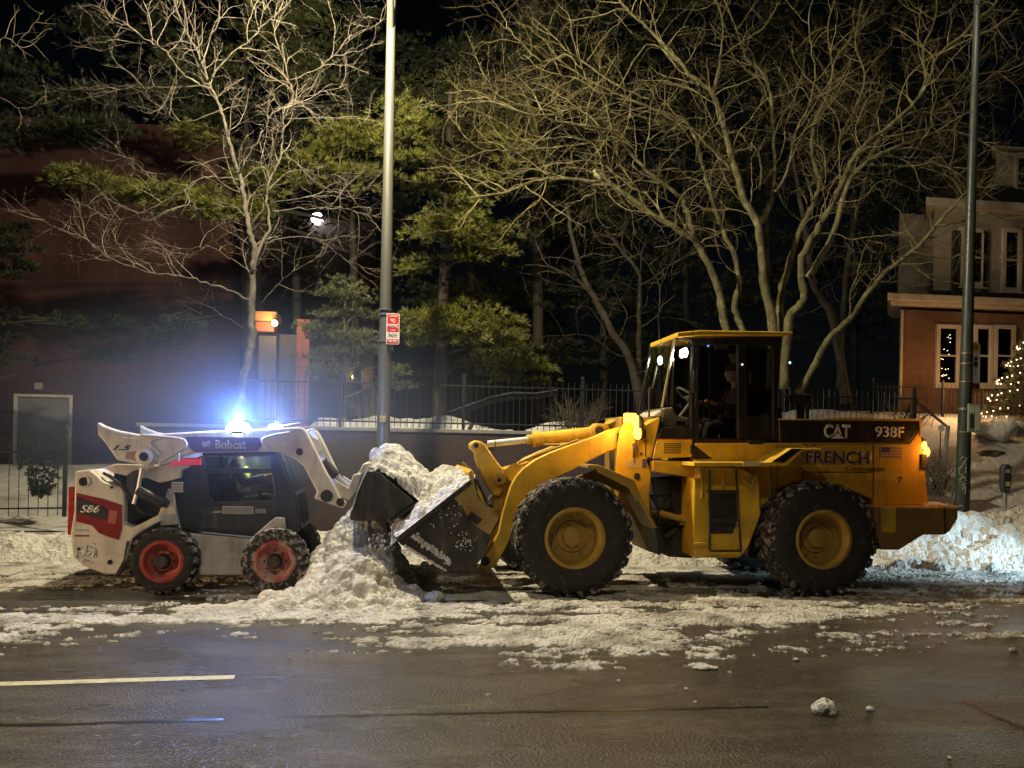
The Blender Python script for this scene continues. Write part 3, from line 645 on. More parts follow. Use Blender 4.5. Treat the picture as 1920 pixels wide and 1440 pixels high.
bare_tree('bare_tree', 'big bare tree with many spreading stems rising behind the yellow loader', [
    (ZT([(520, 1620), (450, 1380), (420, 1220), (350, 1060), (300, 1000), (200, 940), (0, 800), (-100, 720)]) + ZC([(1480, 1090), (1280, 1075), (1100, 1085), (900, 1160), (700, 1190)]), 0, -1.2, .13, .02),
    (ZT([(310, 1000), (280, 860), (230, 810), (120, 720), (30, 620)]) + ZC([(1560, 790), (1420, 760), (1250, 730), (1060, 680), (880, 620)]), 0, -1.5, .075, .012),
    (ZT([(560, 1620), (520, 1390), (490, 1290), (510, 1200), (490, 1090), (430, 950), (380, 800), (350, 680), (300, 540), (200, 480), (50, 420)]) + ZC([(1500, 520), (1350, 440), (1210, 330)]), .5, .5, .11, .012),
    (ZT([(640, 1640), (650, 1390), (610, 1180), (590, 960), (530, 840), (490, 700), (440, 540), (400, 400), (320, 330), (200, 200), (100, 100), (20, 20), (-60, -80)]), 0, -.8, .15, .02),
    (ZT([(592, 950), (640, 850), (655, 720), (650, 560), (640, 400), (600, 300), (540, 250), (500, 140), (440, -20)]), .1, .9, .085, .015),
    (ZT([(660, 810), (700, 750), (725, 660), (755, 540), (800, 450), (830, 300), (800, 120), (830, -60)]), .1, -.6, .05, .012),
    (ZT([(680, 1640), (680, 1280), (720, 1130), (760, 980), (830, 840), (850, 760), (890, 660), (940, 560), (1000, 450), (1040, 330), (1000, 180), (1040, -40)]), .2, 1.2, .12, .015),
    (ZT([(850, 760), (820, 680), (815, 570), (830, 500), (880, 400), (900, 280), (880, 120), (930, -60)]), .5, .2, .07, .014),
    (ZT([(700, 1640), (720, 1350), (780, 1260), (765, 1110), (830, 980), (900, 860), (950, 750), (1000, 650), (1060, 590), (1200, 480), (1300, 350), (1350, 230), (1450, 150), (1600, 0), (1680, -90)]), -.2, -1.4, .13, .018),
    (ZT([(800, 1170), (900, 1000), (960, 790), (1040, 690), (1150, 630), (1250, 590), (1390, 550), (1500, 580), (1600, 630)]), -.2, -.9, .10, .014),
    (ZT([(1050, 670), (1120, 560), (1230, 480), (1330, 470), (1450, 400), (1560, 330), (1690, 240)]), -.4, .8, .05, .010),
    (ZT([(760, 1660), (880, 1440), (970, 1350), (1100, 1170), (1240, 1060), (1330, 960), (1420, 860), (1520, 770)]), 0, -1.0, .105, .03),
    (ZT([(560, 600), (600, 690), (595, 800)])[::-1] + ZT([(560, 640), (510, 560), (450, 560)]), .5, 1.0, .035, .01),
    (ZT([(480, 720), (380, 620), (330, 560), (260, 500), (120, 470), (0, 440)]), 0, -.6, .05, .012),
    (ZT([(490, 730), (420, 710), (320, 725), (180, 715), (20, 735)]), 0, .8, .022, .008),
    (ZT([(400, 400), (430, 240), (440, 100), (400, -60)]), -.3, .6, .05, .012),
    (ZT([(1040, 690), (1200, 700), (1350, 690), (1490, 770), (1600, 800)]), -.3, -1.0, .04, .009),
    (ZT([(1330, 960), (1450, 930), (1560, 900), (1700, 950)]), -.8, -1.2, .04, .009),
    (ZT([(1320, 340), (1450, 330), (1600, 300), (1740, 330)]), -.9, -.4, .04, .009),
    (ZT([(1240, 1060), (1380, 1090), (1500, 1060), (1620, 1120)]), -.6, -1.0, .03, .008),
    (ZT([(1210, 1100), (1330, 1180), (1450, 1200)]), -.5, -.9, .02, .007),
    (ZT([(1300, 350), (1290, 200), (1340, 60), (1330, -60)]), -.9, -.2, .05, .012),
    (ZT([(200, 940), (130, 830), (40, 780), (-60, 690)]) + ZC([(1450, 870), (1300, 820), (1100, 840), (950, 830), (850, 780)]), -.3, 0, .035, .009),
    (ZT([(250, 260), (120, 190)]) + ZC([(1560, 560), (1350, 470), (1150, 420), (1030, 330)]), -.5, -.9, .03, .008),
    (ZT([(180, 520), (60, 480)]) + ZC([(1650, 700), (1400, 640), (1100, 690), (830, 610), (640, 620)]), -.2, -1.4, .032, .008),
    (ZT([(160, 770), (60, 700)]) + ZC([(1700, 930), (1450, 960), (1150, 1000), (950, 1050), (720, 960)]), -.3, -.2, .03, .008),
    (ZC([(1600, 830), (1400, 860), (1200, 880), (980, 900), (800, 900), (690, 830), (580, 690)]), -.5, -1.6, .028, .007),
    (ZC([(1800, 600), (1600, 520), (1400, 380), (1300, 310), (1200, 210), (1080, 110)]), -.6, -1.2, .03, .008),
    (ZC([(1390, 420), (1280, 330), (1150, 370), (1040, 280), (950, 180), (880, 50), (830, -20)]), -.6, -1.0, .022, .007),
    (ZT([(-30, 780), (-110, 780)]) + ZC([(1460, 1150), (1340, 1210), (1200, 1320)]), -1, -.6, .03, .008),
], 16.6, M['bark_brown'], M['twig'], cfgR, 42, base=.1)
cfgL = dict(seg=.075, wig=(.11, .17, .22), up=.08, rs=.64, max=3, kids=(4.6, 6.0, 4.6), len=(1.05, .50, .25), rad=(.009, .0055, .004), ang=(28, 72), lat=.5, lift=.18, t0=.25)
bare_tree('bare_tree', 'slim bare street tree with layered branches behind the white skid steer', [
    (ZL([(1080, 2230), (1120, 1980), (1160, 1760), (1195, 1600), (1190, 1440), (1195, 1300), (1205, 1180), (1180, 1080), (1160, 960), (1140, 850), (1100, 730), (1065, 590), (1040, 500), (1000, 420), (960, 310), (925, 235), (870, 130), (835, 40), (815, -60)]), 0, .2, .20, .022),
    (ZL([(1195, 1290), (1240, 1150), (1280, 1080), (1265, 960), (1270, 870), (1320, 770), (1340, 640), (1345, 540), (1390, 450), (1370, 380), (1330, 250), (1290, 110), (1250, -40)]), 0, .5, .075, .012),
    (ZL([(1180, 1420), (1080, 1370), (980, 1340), (840, 1305), (720, 1295), (560, 1240), (460, 1180), (400, 1130), (270, 1080), (165, 1020)]), 0, -.7, .05, .008),
    (ZL([(1130, 850), (1020, 835), (940, 850), (870, 900), (760, 960), (680, 1000), (560, 1040), (480, 1025), (430, 950)]), 0, -.5, .035, .006),
    (ZL([(890, 880), (730, 850), (640, 770), (570, 720), (550, 665)]), -.2, .2, .02, .005),
    (ZL([(1140, 800), (1200, 700), (1260, 590), (1300, 520), (1400, 480), (1520, 440), (1650, 400)]), 0, -.5, .035, .006),
    (ZL([(1000, 420), (880, 360), (780, 240), (690, 190), (620, 130), (540, 100), (460, 20)]), 0, -.8, .04, .008),
    (ZL([(990, 400), (900, 410), (700, 415), (560, 405), (420, 425), (290, 420)]), 0, .3, .03, .006),
    (ZL([(1000, 370), (1080, 270), (1190, 180), (1260, 110), (1360, 20), (1420, -60)]), 0, -.4, .04, .010),
    (ZL([(960, 320), (1000, 160), (1040, 50), (1020, -60)]), 0, .5, .03, .008),
    (ZL([(840, 200), (760, 220), (620, 200), (470, 240), (380, 160)]), -.4, -.1, .02, .005),
    (ZL([(1280, 960), (1420, 940), (1560, 900), (1680, 900), (1800, 870)]), .1, -.5, .022, .006),
    (ZL([(1290, 1000), (1450, 990), (1600, 980), (1740, 1020), (1880, 1040), (1960, 1100)]), .1, -.2, .025, .006),
    (ZL([(1250, 1150), (1400, 1120), (1520, 1140), (1640, 1230), (1760, 1280), (1860, 1330)]), 0, .5, .025, .006),
    (ZL([(1370, 380), (1500, 330), (1570, 270), (1660, 190), (1760, 130), (1830, 90)]), .3, -.2, .022, .005),
    (ZL([(1345, 560), (1480, 560), (1650, 560), (1820, 575), (1920, 560)]), .4, 0, .022, .005),
    (ZL([(1200, 1300), (1100, 1230), (1000, 1170), (880, 1180), (720, 1190), (600, 1170), (500, 1110)]), 0, .4, .022, .005),
    (ZL([(1050, 520), (900, 570), (820, 560), (760, 500), (680, 430), (640, 370)]), 0, .4, .022, .005),
    (ZL([(1330, 700), (1400, 770), (1500, 830), (1640, 820), (1800, 830)]), .3, .6, .02, .005),
    (ZL([(1230, 1440), (1330, 1330), (1420, 1270), (1560, 1190)]), .1, -.3, .02, .005),
    (ZL([(1160, 1560), (1060, 1500), (960, 1490), (830, 1420)]), 0, -.3, .012, .004),
], 14.9, M['bark_grey'], M['twig_pink'], cfgL, 17, base=.1)
cfgB = dict(seg=.12, wig=(.16, .22, .25), up=.03, max=2, kids=(1.5, 1.9, 1.6), len=(1.9, .9, .4), rad=(.02, .009, .006), ang=(35, 85), lat=.6, lift=-.05, t0=.2)
bare_tree('bare_tree', 'dark leaning bare trunk in the yard between the pine and the loader cab', [
    (ZM([(1330, 1560), (1290, 1240), (1230, 1000), (1090, 760), (1000, 590), (930, 480), (870, 280), (830, 120), (800, -60)]), 0, 0, .2, .06),
    (ZM([(960, 530), (880, 460), (760, 390), (600, 350), (370, 380)]), 0, -.5, .08, .02),
    (ZM([(1220, 980), (1100, 930), (960, 830), (760, 825), (560, 840)]), 0, -.8, .03, .008),
], 20.5, M['bark_dark'], M['twig_dark'], cfgB, 5, base=2.0)
bare_tree('bare_tree', 'straight dark bare trunk just left of the loader cab', [
    (ZM([(1290, 1500), (1290, 1100), (1290, 700), (1290, 420), (1160, 240), (1060, 120)]), 0, 0, .13, .05),
    (ZM([(1270, 520), (1200, 480), (1110, 450)]), 0, -.6, .03, .01),
], 22.0, M['bark_dark'], M['twig_dark'], cfgB, 6, base=2.0)
bare_tree('sapling', 'thin forked sapling rising right beside the loader cab roof', [
    (ZM([(1435, 1500), (1425, 900), (1425, 500), (1380, 400), (1240, 190), (1130, 80), (1000, 0)]), 0, -.4, .035, .01),
    (ZM([(1430, 500), (1490, 370), (1580, 190), (1620, 60)]), 0, .3, .025, .008),
    (ZM([(1425, 700), (1600, 720), (1700, 790)]), 0, -.3, .014, .005),
], 19.0, M['bark_dark'], M['twig'], dict(cfgB, kids=(1.6, 1.8, 1.2), len=(.9, .5, .3), rad=(.012, .007, .005)), 8, base=2.0)
bare_tree('bare_tree', 'dark bare trunk deep behind the stems of the big bare tree', [
    (ZT([(960, 1700), (900, 1340), (820, 1200), (790, 1000), (760, 800), (720, 560)]), 0, 0, .2, .06),
    (ZT([(930, 1640), (945, 1300), (980, 1000), (1040, 760), (1100, 560)]), 0, .4, .14, .04)], 21.5, M['bark_dark'], M['twig_dark'], cfgB, 9, base=2.0)
bare_tree('bare_tree', 'bare branches reaching in at the top left corner of the view', [
    ([(-165, 985), (-150, 700), (-120, 400), (-90, 250), (-60, 120), (-40, -60)], 0, 0, .14, .05),
    ([(-90, 220), (-30, 110), (20, 90), (60, 50), (80, 20)], 0, -.4, .03, .006),
    ([(-80, 200), (0, 185), (35, 203), (75, 195), (113, 185)], 0, .2, .02, .005),
    ([(-70, 150), (0, 75), (45, 90), (70, 78)], 0, .5, .025, .006)], 13.5, M['bark_grey'], M['twig'], dict(cfgL, kids=(2.0, 2.6, 2), len=(.6, .35, .2)), 12, base=.0)
# ---- twiggy shrubs behind the wall
def shrub(name, label, px, py, Yd, w, h, n, mat, seed, cfg):
    random.seed(seed); c = at(px, py, Yd); r = root(name, c, label, 'shrub'); mb = MB()
    for i in range(n):
        a = random.uniform(0, 6.28); d = Vector((math.cos(a) * random.uniform(.3, 1.2) * w, math.sin(a) * .5 * w, h * random.uniform(.7, 1.2)))
        twig(mb, c + Vector((random.gauss(0, w * .25), random.gauss(0, .2), 0)), d, d.length * .8, random.uniform(.008, .014), 0, cfg)
    mb.build('stems', mat, r, smooth=180, fix=False); return r
cfgS = dict(seg=.1, wig=(.16, .22), up=-.25, max=1, kids=(4.5, 3), len=(.4, .2), rad=(.007, .005), ang=(20, 70), lat=.3, lift=.1)
shrub('bare_shrub', 'tangled brown bare shrub behind the wall left of the loader cab', 1085, 815, 18.4, .75, 1.0, 70, M['twig_dark'], 3, cfgS)
shrub('bare_shrub', 'low bare shrub at the top of the snowy slope by the handrail', 1700, 800, 19.4, .6, .9, 40, M['twig_dark'], 4, cfgS)
shrub('bare_shrub', 'wispy bare shrub rising from the snow behind the loader counterweight', 1752, 930, 15.6, .32, .95, 60, M['twig_dark'], 14, dict(cfgS, up=.1, len=(.3, .15)))
shrub('bare_shrub', 'small bare shrub in the dark behind the silver pole', 690, 800, 18.8, .5, 1.1, 34, M['twig_pink'], 6, cfgS)
# ---- pines
def needle_mat(name, c1, c2):
    m, nt, b = nmat(name)
    f = ramp(nt, tex(nt, scale=2.6, detail=6, rough=.7), [(.36, (0, 0, 0)), (.64, (1, 1, 1))])
    nt.links.new(mixc(nt, f, c1, c2), b.inputs['Base Color']); b.inputs['Roughness'].default_value = .55
    b.inputs['Subsurface Weight'].default_value = 0
    return m
M['needle'] = needle_mat('pine_needles', (.065, .080, .013), (.19, .19, .034))
M['needle_pale'] = needle_mat('pale_needles', (.07, .085, .045), (.16, .17, .085))
M['needle_dark'] = needle_mat('dark_needles', (.012, .019, .008), (.032, .043, .015))  # needles darkened where the lamp reaches too deep; shade put into the colour
def tuft(mb, p, ax, L, n, w):
    ax = ax.normalized(); e1 = ax.orthogonal().normalized(); e2 = ax.cross(e1)
    vs = []; fs = []
    for i in range(n):
        a = random.uniform(0, 6.283); s = random.uniform(.25, .95)
        d = (ax * math.cos(s) + (e1 * math.cos(a) + e2 * math.sin(a)) * math.sin(s)); l = L * random.uniform(.7, 1.2)
        d = d * l + Vector((0, 0, -.12 * l)); sd = d.cross(rv()).normalized() * w
        k = len(vs); vs += [p - sd, p + sd, p + d]; fs.append((k, k + 1, k + 2))
    mb.add(vs, fs)
def pine(name, label, trunk, Y, clumps, mat, seed, r0=.2, r1=.07, L=.17, dens=1.35, base=2.0, w=.011, bark=None):
    "clumps: (px, py, rx, ry, depth offset, tufts)"
    random.seed(seed)
    P = smooth_path([at(a, c, Y) for a, c in trunk], 4)
    r = root(name, (P[0].x, Y, base), label, 'tree'); tr = MB(); cr = MB()
    tr.tube(P, [r0 + (r1 - r0) * i / (len(P) - 1) for i in range(len(P))], 12)
    for px, py, rx, ry, dy, nt_ in clumps:
        c = at(px, py, Y + dy); ex = at(px + rx, py, Y + dy); s = (ex - c).length / max(rx, 1e-6)
        Rx, Rz, Ry = rx * s, ry * s, max(rx * s * .75, .5)
        j = min(range(len(P)), key=lambda k: abs(P[k].z - (c.z - .25)))
        sub = max(4, int(nt_ / 16))
        a0 = P[j]
        mid = a0.lerp(c, .6) + Vector((0, 0, .1))
        tr.tube(smooth_path([a0, a0.lerp(mid, .5) + rv(.05), mid, c], 3), [r1 * .55 + .01] * 4 + [r1 * .4] * 3 + [.015] * 3, 6)
        for q_ in range(sub):
            u = rv(); u.normalize(); u *= random.random() ** .45
            sc = c + Vector((u.x * Rx, u.y * Ry, u.z * Rz))
            # branchlet
            out = Vector((sc.x - a0.x, (sc.y - a0.y), .25)).normalized()
            st = c.lerp(sc, .15) - Vector((0, 0, .06))
            tr.tube([st, st.lerp(sc, .5) + rv(.03), sc], [.014, .010, .006], 4, caps=False)
            for t_ in range(int(16 * dens)):
                o = rv(); o = Vector((o.x * .17, o.y * .17, abs(o.z) * .055 - .02)) * (1.15 if rx > 40 else .8)
                p = sc + o
                tuft(cr, p, (out * .55 + o * 4 + Vector((0, 0, .65)) + rv(.25)), L * random.uniform(.75, 1.15), 13, w)
    tr.build('trunk', bark or M['bark_dark'], r, smooth=180); cr.build('crown', mat, r, smooth=0, fix=False)
    return r
pine('pine_tree', 'tall pine with shelves of yellow green needles right of the silver pole', [(822, 830), (826, 700), (832, 560), (838, 400), (842, 280), (845, 170)], 19.2, [
    (765, 245, 62, 62, -1.2, 420), (800, 300, 40, 40, -1.0, 160), (860, 425, 95, 46, -1.1, 640), (905, 480, 55, 24, -.9, 190), (865, 615, 105, 42, -1.2, 760), (955, 640, 40, 20, -1.0, 130),
    (775, 610, 40, 40, -.6, 140), (940, 270, 70, 50, .8, 280), (820, 340, 70, 40, .6, 200), (700, 330, 60, 35, .2, 160), (880, 340, 60, 30, .5, 150), (960, 690, 75, 36, .4, 320), (800, 500, 45, 20, .4, 90), (900, 560, 60, 22, .6, 120)], M['needle'], 21, r0=.17, r1=.05)
pine('pine_tree', 'pine behind the slim bare tree whose boughs reach left over the brick wall', [(672, 830), (668, 640), (660, 420), (652, 200), (648, 60)], 21.0, [
    (640, 270, 62, 42, -1.8, 420), (600, 320, 70, 34, -1.6, 330), (690, 290, 35, 45, -1.4, 160), (500, 345, 60, 24, -1.5, 220), (430, 400, 70, 32, -1.7, 320), (340, 375, 70, 26, -2.0, 300), (240, 355, 62, 24, -2.2, 250), (165, 340, 42, 20, -2.3, 130), (120, 318, 18, 12, -2.4, 34), (390, 260, 60, 25, -.6, 150)], M['needle'], 22, r0=.12, r1=.035, bark=M['bark_black'])
pine('pine_tree', 'pine at the left edge with boughs in front of the brick wall above the door', [(-60, 900), (-50, 500), (-40, 100), (-36, -60)], 21.5, [
    (150, 240, 62, 30, -1.4, 320), (215, 240, 36, 18, -1.5, 120), (100, 255, 40, 18, -1.2, 110), (10, 250, 45, 30, -1.0, 150), (20, 480, 40, 60, -1.2, 260), (10, 640, 40, 60, -.6, 200), (165, 610, 62, 26, -1.2, 240), (230, 605, 40, 20, -1.3, 120), (290, 640, 60, 24, -1.0, 200), (190, 665, 60, 22, -.7, 170), (340, 620, 50, 24, -1.0, 140), (60, 190, 60, 30, -.6, 200), (290, 185, 60, 28, -.8, 200), (370, 210, 60, 28, -.8, 180), (180, 190, 50, 24, -.6, 140), (20, 120, 60, 40, -.4, 180)], M['needle_dark'], 23, r0=.22, r1=.1, base=.8)
pine('small_pine_tree', 'small pale pine between the brick pier and the silver pole', [(646, 830), (644, 720), (646, 640), (645, 520)], 18.3, [
    (645, 530, 18, 14, 0, 60), (625, 548, 28, 12, -.2, 90), (668, 556, 30, 12, -.2, 90), (612, 585, 30, 14, -.3, 110), (680, 592, 34, 14, -.1, 120), (640, 580, 24, 14, .2, 70), (606, 625, 34, 16, -.3, 140), (672, 632, 40, 16, -.2, 160), (650, 622, 30, 14, .3, 80), (616, 664, 38, 14, -.3, 140), (694, 660, 40, 14, -.1, 130), (625, 700, 48, 16, -.4, 180), (722, 690, 30, 16, .1, 90), (735, 720, 34, 24, .3, 120)], M['needle_pale'], 24, r0=.06, r1=.025, L=.11, w=.008, bark=M['bark_grey'])
pine('pine_tree', 'dark pine standing far back in the middle of the wood', [(1010, 830), (1008, 400), (1004, -80)], 26, [
    (960, 110, 120, 40, -.5, 300), (1060, 60, 90, 60, -.3, 220), (880, 120, 90, 30, -.8, 180), (760, 90, 80, 34, -.5, 160), (1010, 200, 90, 40, -.4, 180), (1120, 400, 90, 50, 0, 180), (1000, 540, 90, 40, .2, 160), (1050, 660, 80, 40, 0, 170), (980, 705, 70, 30, -.6, 170), (1140, 560, 70, 40, .3, 120)], M['needle_dark'], 25, r0=.2, r1=.08, L=.2, w=.014)
# ---- the dark wood further back
def far_pine(px, Y, label, seed, x_w=95, y0=-40, y1=700):
    random.seed(seed); cl = []
    y = y0
    while y < y1:
        f = (y - y0) / (y1 - y0)
        for _ in range(2): cl.append((px + random.uniform(-1, 1) * x_w * (.35 + .65 * f), y + random.uniform(-20, 20), random.uniform(50, 80), random.uniform(26, 44), random.uniform(-.6, .6), 120))
        y += 62
    pine('pine_tree', label, [(px + 4, 840), (px, 500), (px - 3, 200), (px - 6, -90)], Y, cl, M['needle_dark'], seed + 900, r0=.13, r1=.04, L=.24, w=.02, dens=.8, bark=M['bark_black'])
far_pine(1130, 28, 'dark far pine right of the leaning trunk, left of the loader cab', 61)
far_pine(1285, 30, 'dark far pine directly behind the loader cab', 62)
far_pine(1440, 29, 'dark far pine behind the middle stems of the big bare tree', 63)
far_pine(1600, 31, 'dark far pine behind the right hand stems of the big bare tree', 64)
far_pine(1030, 30, 'dark far pine half hidden by the yellow green one', 65)
far_pine(1730, 30, 'dark far pine rising beside the left wall of the house', 66, 70)
pine('pine_tree', 'added pine of darkened back boughs close behind the tall yellow green pine', [(880, 830), (884, 560), (888, 300), (890, 120)], 23.5, [(735, 400, 60, 40, .2, 200), (830, 545, 90, 36, .2, 240), (760, 480, 60, 40, .6, 190), (920, 350, 80, 40, .9, 240), (960, 440, 60, 40, .9, 180), (860, 260, 80, 50, .7, 300), (740, 160, 60, 40, .6, 170), (990, 190, 60, 60, 1.2, 200), (850, 700, 60, 24, .8, 110), (1000, 300, 60, 40, 1.2, 160), (900, 110, 80, 40, 1.2, 200)], M['needle_dark'], 71, r0=.15, r1=.05, bark=M['bark_black'])  # this pine and the next hold back boughs moved into the darkened needles
pine('pine_tree', 'added pine of darkened back boughs behind the upper branches of the slim bare tree', [(560, 830), (556, 560), (550, 300), (545, -40)], 24, [(660, 200, 60, 50, -.8, 260), (560, 240, 70, 40, -.5, 230), (450, 200, 80, 40, -.4, 240), (320, 60, 90, 50, -.2, 260), (640, 400, 60, 40, -.6, 200), (520, 410, 70, 36, -.5, 220), (570, 470, 80, 34, -.3, 220), (650, 110, 50, 60, -.6, 240), (690, 30, 40, 40, -.7, 140), (470, 300, 60, 30, -.6, 160), (180, 60, 80, 50, .2, 180)], M['needle_dark'], 72, r0=.15, r1=.05, bark=M['bark_black'])
M['needle_shaded'] = needle_mat('shaded_needles', (.026, .036, .010), (.07, .078, .018))  # darker copy of the needles, shade put into the colour
pine('pine_tree', 'added pine top with shade in its needle colour above the slim bare tree', [(470, 830), (466, 560), (462, 300), (458, -40)], 22.5, [(400, 130, 110, 46, -.8, 380), (500, 60, 80, 46, -.6, 260), (570, 60, 60, 70, -.9, 300), (560, 150, 60, 40, -.7, 200), (610, 15, 40, 28, -1.1, 110), (790, 180, 95, 28, -.2, 240), (880, 190, 70, 34, .2, 240), (925, 190, 60, 60, .4, 260)], M['needle_shaded'], 73, r0=.13, r1=.04, bark=M['bark_black'])  # upper boughs split off as a separate pine to look dimmer
# ---- evergreen with fairy lights in front of the house
random.seed(31)
XY = 21.0; tb = at(1950, 778, XY); tt = at(1948, 585, XY)
xt = root('christmas_tree', (tb.x, XY, tb.z), 'evergreen wound with warm fairy lights in front of the brick house', 'tree')
cr = MB(); tr = MB(); tr.tube([(tb.x, XY, tb.z - .6), (tb.x, XY, tt.z)], [.09, .02], 8)
Ht = tt.z - tb.z; Rb = (at(1950, 770, XY) - at(1864, 770, XY)).length
for i in range(1500):
    t = random.random() ** 1.2; a = random.uniform(0, 6.283); rr = Rb * (1 - t) ** .85 * random.uniform(.55, 1.05) * (1 + .16 * math.sin(t * 40))
    p = Vector((tb.x + rr * math.cos(a), XY + rr * math.sin(a), tb.z + Ht * t))
    tuft(cr, p, Vector((math.cos(a), math.sin(a), .25)), .13, 11, .009)
    if i % 9 == 0: tr.tube([(tb.x, XY, p.z - .04), p], [.014, .005], 4, caps=False)
tr.build('trunk', M['bark_dark'], xt); cr.build('crown', M['needle_pale'], xt, smooth=0, fix=False)
fl = MB()
for k in range(210):
    t = .04 + .93 * (k / 210); a = t * 6.283 * 6.0 + random.uniform(-.06, .06); t2 = t + .07 * math.sin(a + 2.2) + random.uniform(-.008, .008)
    rr = Rb * (1 - min(.99, t2)) ** .85 * 1.08
    fl.ball((tb.x + rr * math.cos(a), XY + rr * math.sin(a), tb.z + Ht * t2), .019, 6, 4)
stuff(fl.build('string_light_dots', M['fairy'], xt, smooth=0))
lamp('fairy_light_glow', (tb.x - 1.6, XY + .9, tb.z + .9), 110, (1, .52, .2), .5)
# dark leafy shrub behind the left fence
random.seed(41); c = at(77, 935, 17.2); r = root('evergreen_shrub', (c.x, 17.2, c.z), 'small dark evergreen shrub in the snow below the grey door', 'shrub'); mb = MB(); tr = MB()
for i in range(150):
    a = random.uniform(0, 6.28); h = random.random(); rr = .36 * (.35 + h * .8) * random.random() ** .5
    p = c + Vector((rr * math.cos(a), rr * math.sin(a) * .7, .08 + .62 * h)); tuft(mb, p, Vector((math.cos(a), math.sin(a), .1)), .09, 9, .022)
    if i % 8 == 0: tr.tube([c, p], [.012, .005], 4, caps=False)
mb.build('leaves', M['needle_dark'], r, smooth=0, fix=False); tr.build('stems', M['bark_dark'], r)
# ================================================================== PEOPLE
def skin_data(verts, edges, radii, sub=1):
    me = bpy.data.meshes.new('skeleton'); me.from_pydata([tuple(v) for v in verts], edges, [])
    o = bpy.data.objects.new('skeleton', me); COL.objects.link(o)
    o.modifiers.new('skin', 'SKIN')
    sv = me.skin_vertices[0].data
    for i, r in enumerate(radii): sv[i].radius = (r, r)
    sv[0].use_root = True
    ss = o.modifiers.new('sub', 'SUBSURF'); ss.levels = sub; ss.render_levels = sub
    bpy.context.view_layer.update(); dg = bpy.context.evaluated_depsgraph_get()
    r = bpy.data.meshes.new_from_object(o.evaluated_get(dg))
    v = [tuple(p.co) for p in r.vertices]; f = [tuple(p.vertices) for p in r.polygons]
    bpy.data.objects.remove(o); bpy.data.meshes.remove(me); bpy.data.meshes.remove(r)
    return v, f
def person_seated(label, hip, s, coat, legs, hat, skin, vest=None):
    "a seated driver facing s (-1 left, +1 right), hands out on the controls"
    H = Vector(hip); V = []; E = []; Rr = []
    def J(x, y, z, r, par=None):
        V.append(H + Vector((x * s, y, z))); Rr.append(r)
        if par is not None: E.append((par, len(V) - 1))
        return len(V) - 1
    pel = J(0, 0, 0, .15); wa = J(-.02, 0, .2, .14, pel); ch = J(-.01, 0, .40, .155, wa); nb = J(.0, 0, .55, .07, ch); nk = J(.02, 0, .62, .055, nb); hdj = J(.04, 0, .72, .075, nk)
    arms = []
    for y in (-1, 1):
        sh = J(0, .19 * y, .48, .07, ch); el = J(.13, .25 * y, .24, .052, sh); wr = J(.37, .17 * y, .33, .034, el); pa = J(.43, .16 * y, .36, .036, wr); arms.append((sh, el, wr))
        for k in range(4):
            b = J(.475, (.16 + (k - 1.5) * .021) * y, .375 - .004 * abs(k - 1.5), .0095, pa); c = J(.505, (.16 + (k - 1.5) * .021) * y, .365, .0085, b); J(.50, (.16 + (k - 1.5) * .021) * y, .335 + .004 * k, .0075, c)
        t = J(.45, (.16 - .045) * y, .365, .011, pa); J(.48, (.16 - .055) * y, .35, .009, t)
        hp = J(.06, .10 * y, -.02, .095, pel); kn = J(.45, .14 * y, .05, .068, hp); an = J(.50, .14 * y, -.36, .048, kn); J(.64, .14 * y, -.41, .04, an)
    v, f = skin_data(V, E, Rr)
    b = MB().add(v, f)
    c = H + Vector((.055 * s, 0, .76))
    hd = MB().ball((0, 0, 0), 1, 24, 18, (.104, .080, .128))
    hv = []
    for p in hd.v:
        x, y, z = p[0] * s, p[1], p[2]           # x forward
        if x > 0:
            x += .030 * math.exp(-((y / .016) ** 2 + ((z + .012) / .030) ** 2))            # nose
            x -= .014 * math.exp(-(((abs(y) - .032) / .018) ** 2 + ((z - .018) / .016) ** 2))  # eye sockets
            x += .008 * math.exp(-((y / .03) ** 2 + ((z + .062) / .012) ** 2)) - .006 * math.exp(-((y / .03) ** 2 + ((z + .052) / .006) ** 2))
            x += .014 * math.exp(-((y / .03) ** 2 + ((z + .105) / .02) ** 2))              # chin
        elif z < -.03: x *= .86
        hv.append((c.x + x * s, c.y + y, c.z + z))
    b.add(hv, hd.f)
    for y in (-1, 1): b.ball((c.x - .005 * s, c.y + .082 * y, c.z - .01), .026, 8, 6, (.7, .4, 1.1))
    body = b.build('person', skin, base=tuple(H), smooth=180); tag(body, label, 'person')
    ey = MB(); [ey.ball((c.x + .088 * s, c.y + .032 * y, c.z + .018), .013, 8, 6) for y in (-1, 1)]; ey.build('eyes', plain('eye', (.05, .04, .03), .2), body)
    def cloth(name, ids, grow, mat):
        idx = {k: i for i, k in enumerate(ids)}
        e = [(idx[a], idx[c]) for a, c in E if a in idx and c in idx]
        v, f = skin_data([V[k] for k in ids], e, [Rr[k] + grow for k in ids]); MB().add(v, f).build(name, mat, body, smooth=180)
    cloth('jacket', [pel, wa, ch, nb] + [k for a in arms for k in a], .022, coat)
    lg = [pel] + [k for k in range(len(V)) if V[k].z < H.z + .06 and k != pel]
    cloth('trousers', lg, .014, legs)
    hh = MB().ball((c.x - .006 * s, c.y, c.z + .055), 1, 20, 12, (.112, .09, .088)); hh.v = [(x, y, max(z, c.z + .035)) for x, y, z in hh.v]; hh.build('hat', hat, body, smooth=180)
    if vest: v = MB(); v.add(*skin_data([V[pel] + Vector((0, 0, .05)), V[wa], V[ch], V[nb] - Vector((0, 0, .04))], [(0, 1), (1, 2), (2, 3)], [.18, .178, .192, .13])); v.build('vest', vest, body, smooth=180)
    return body
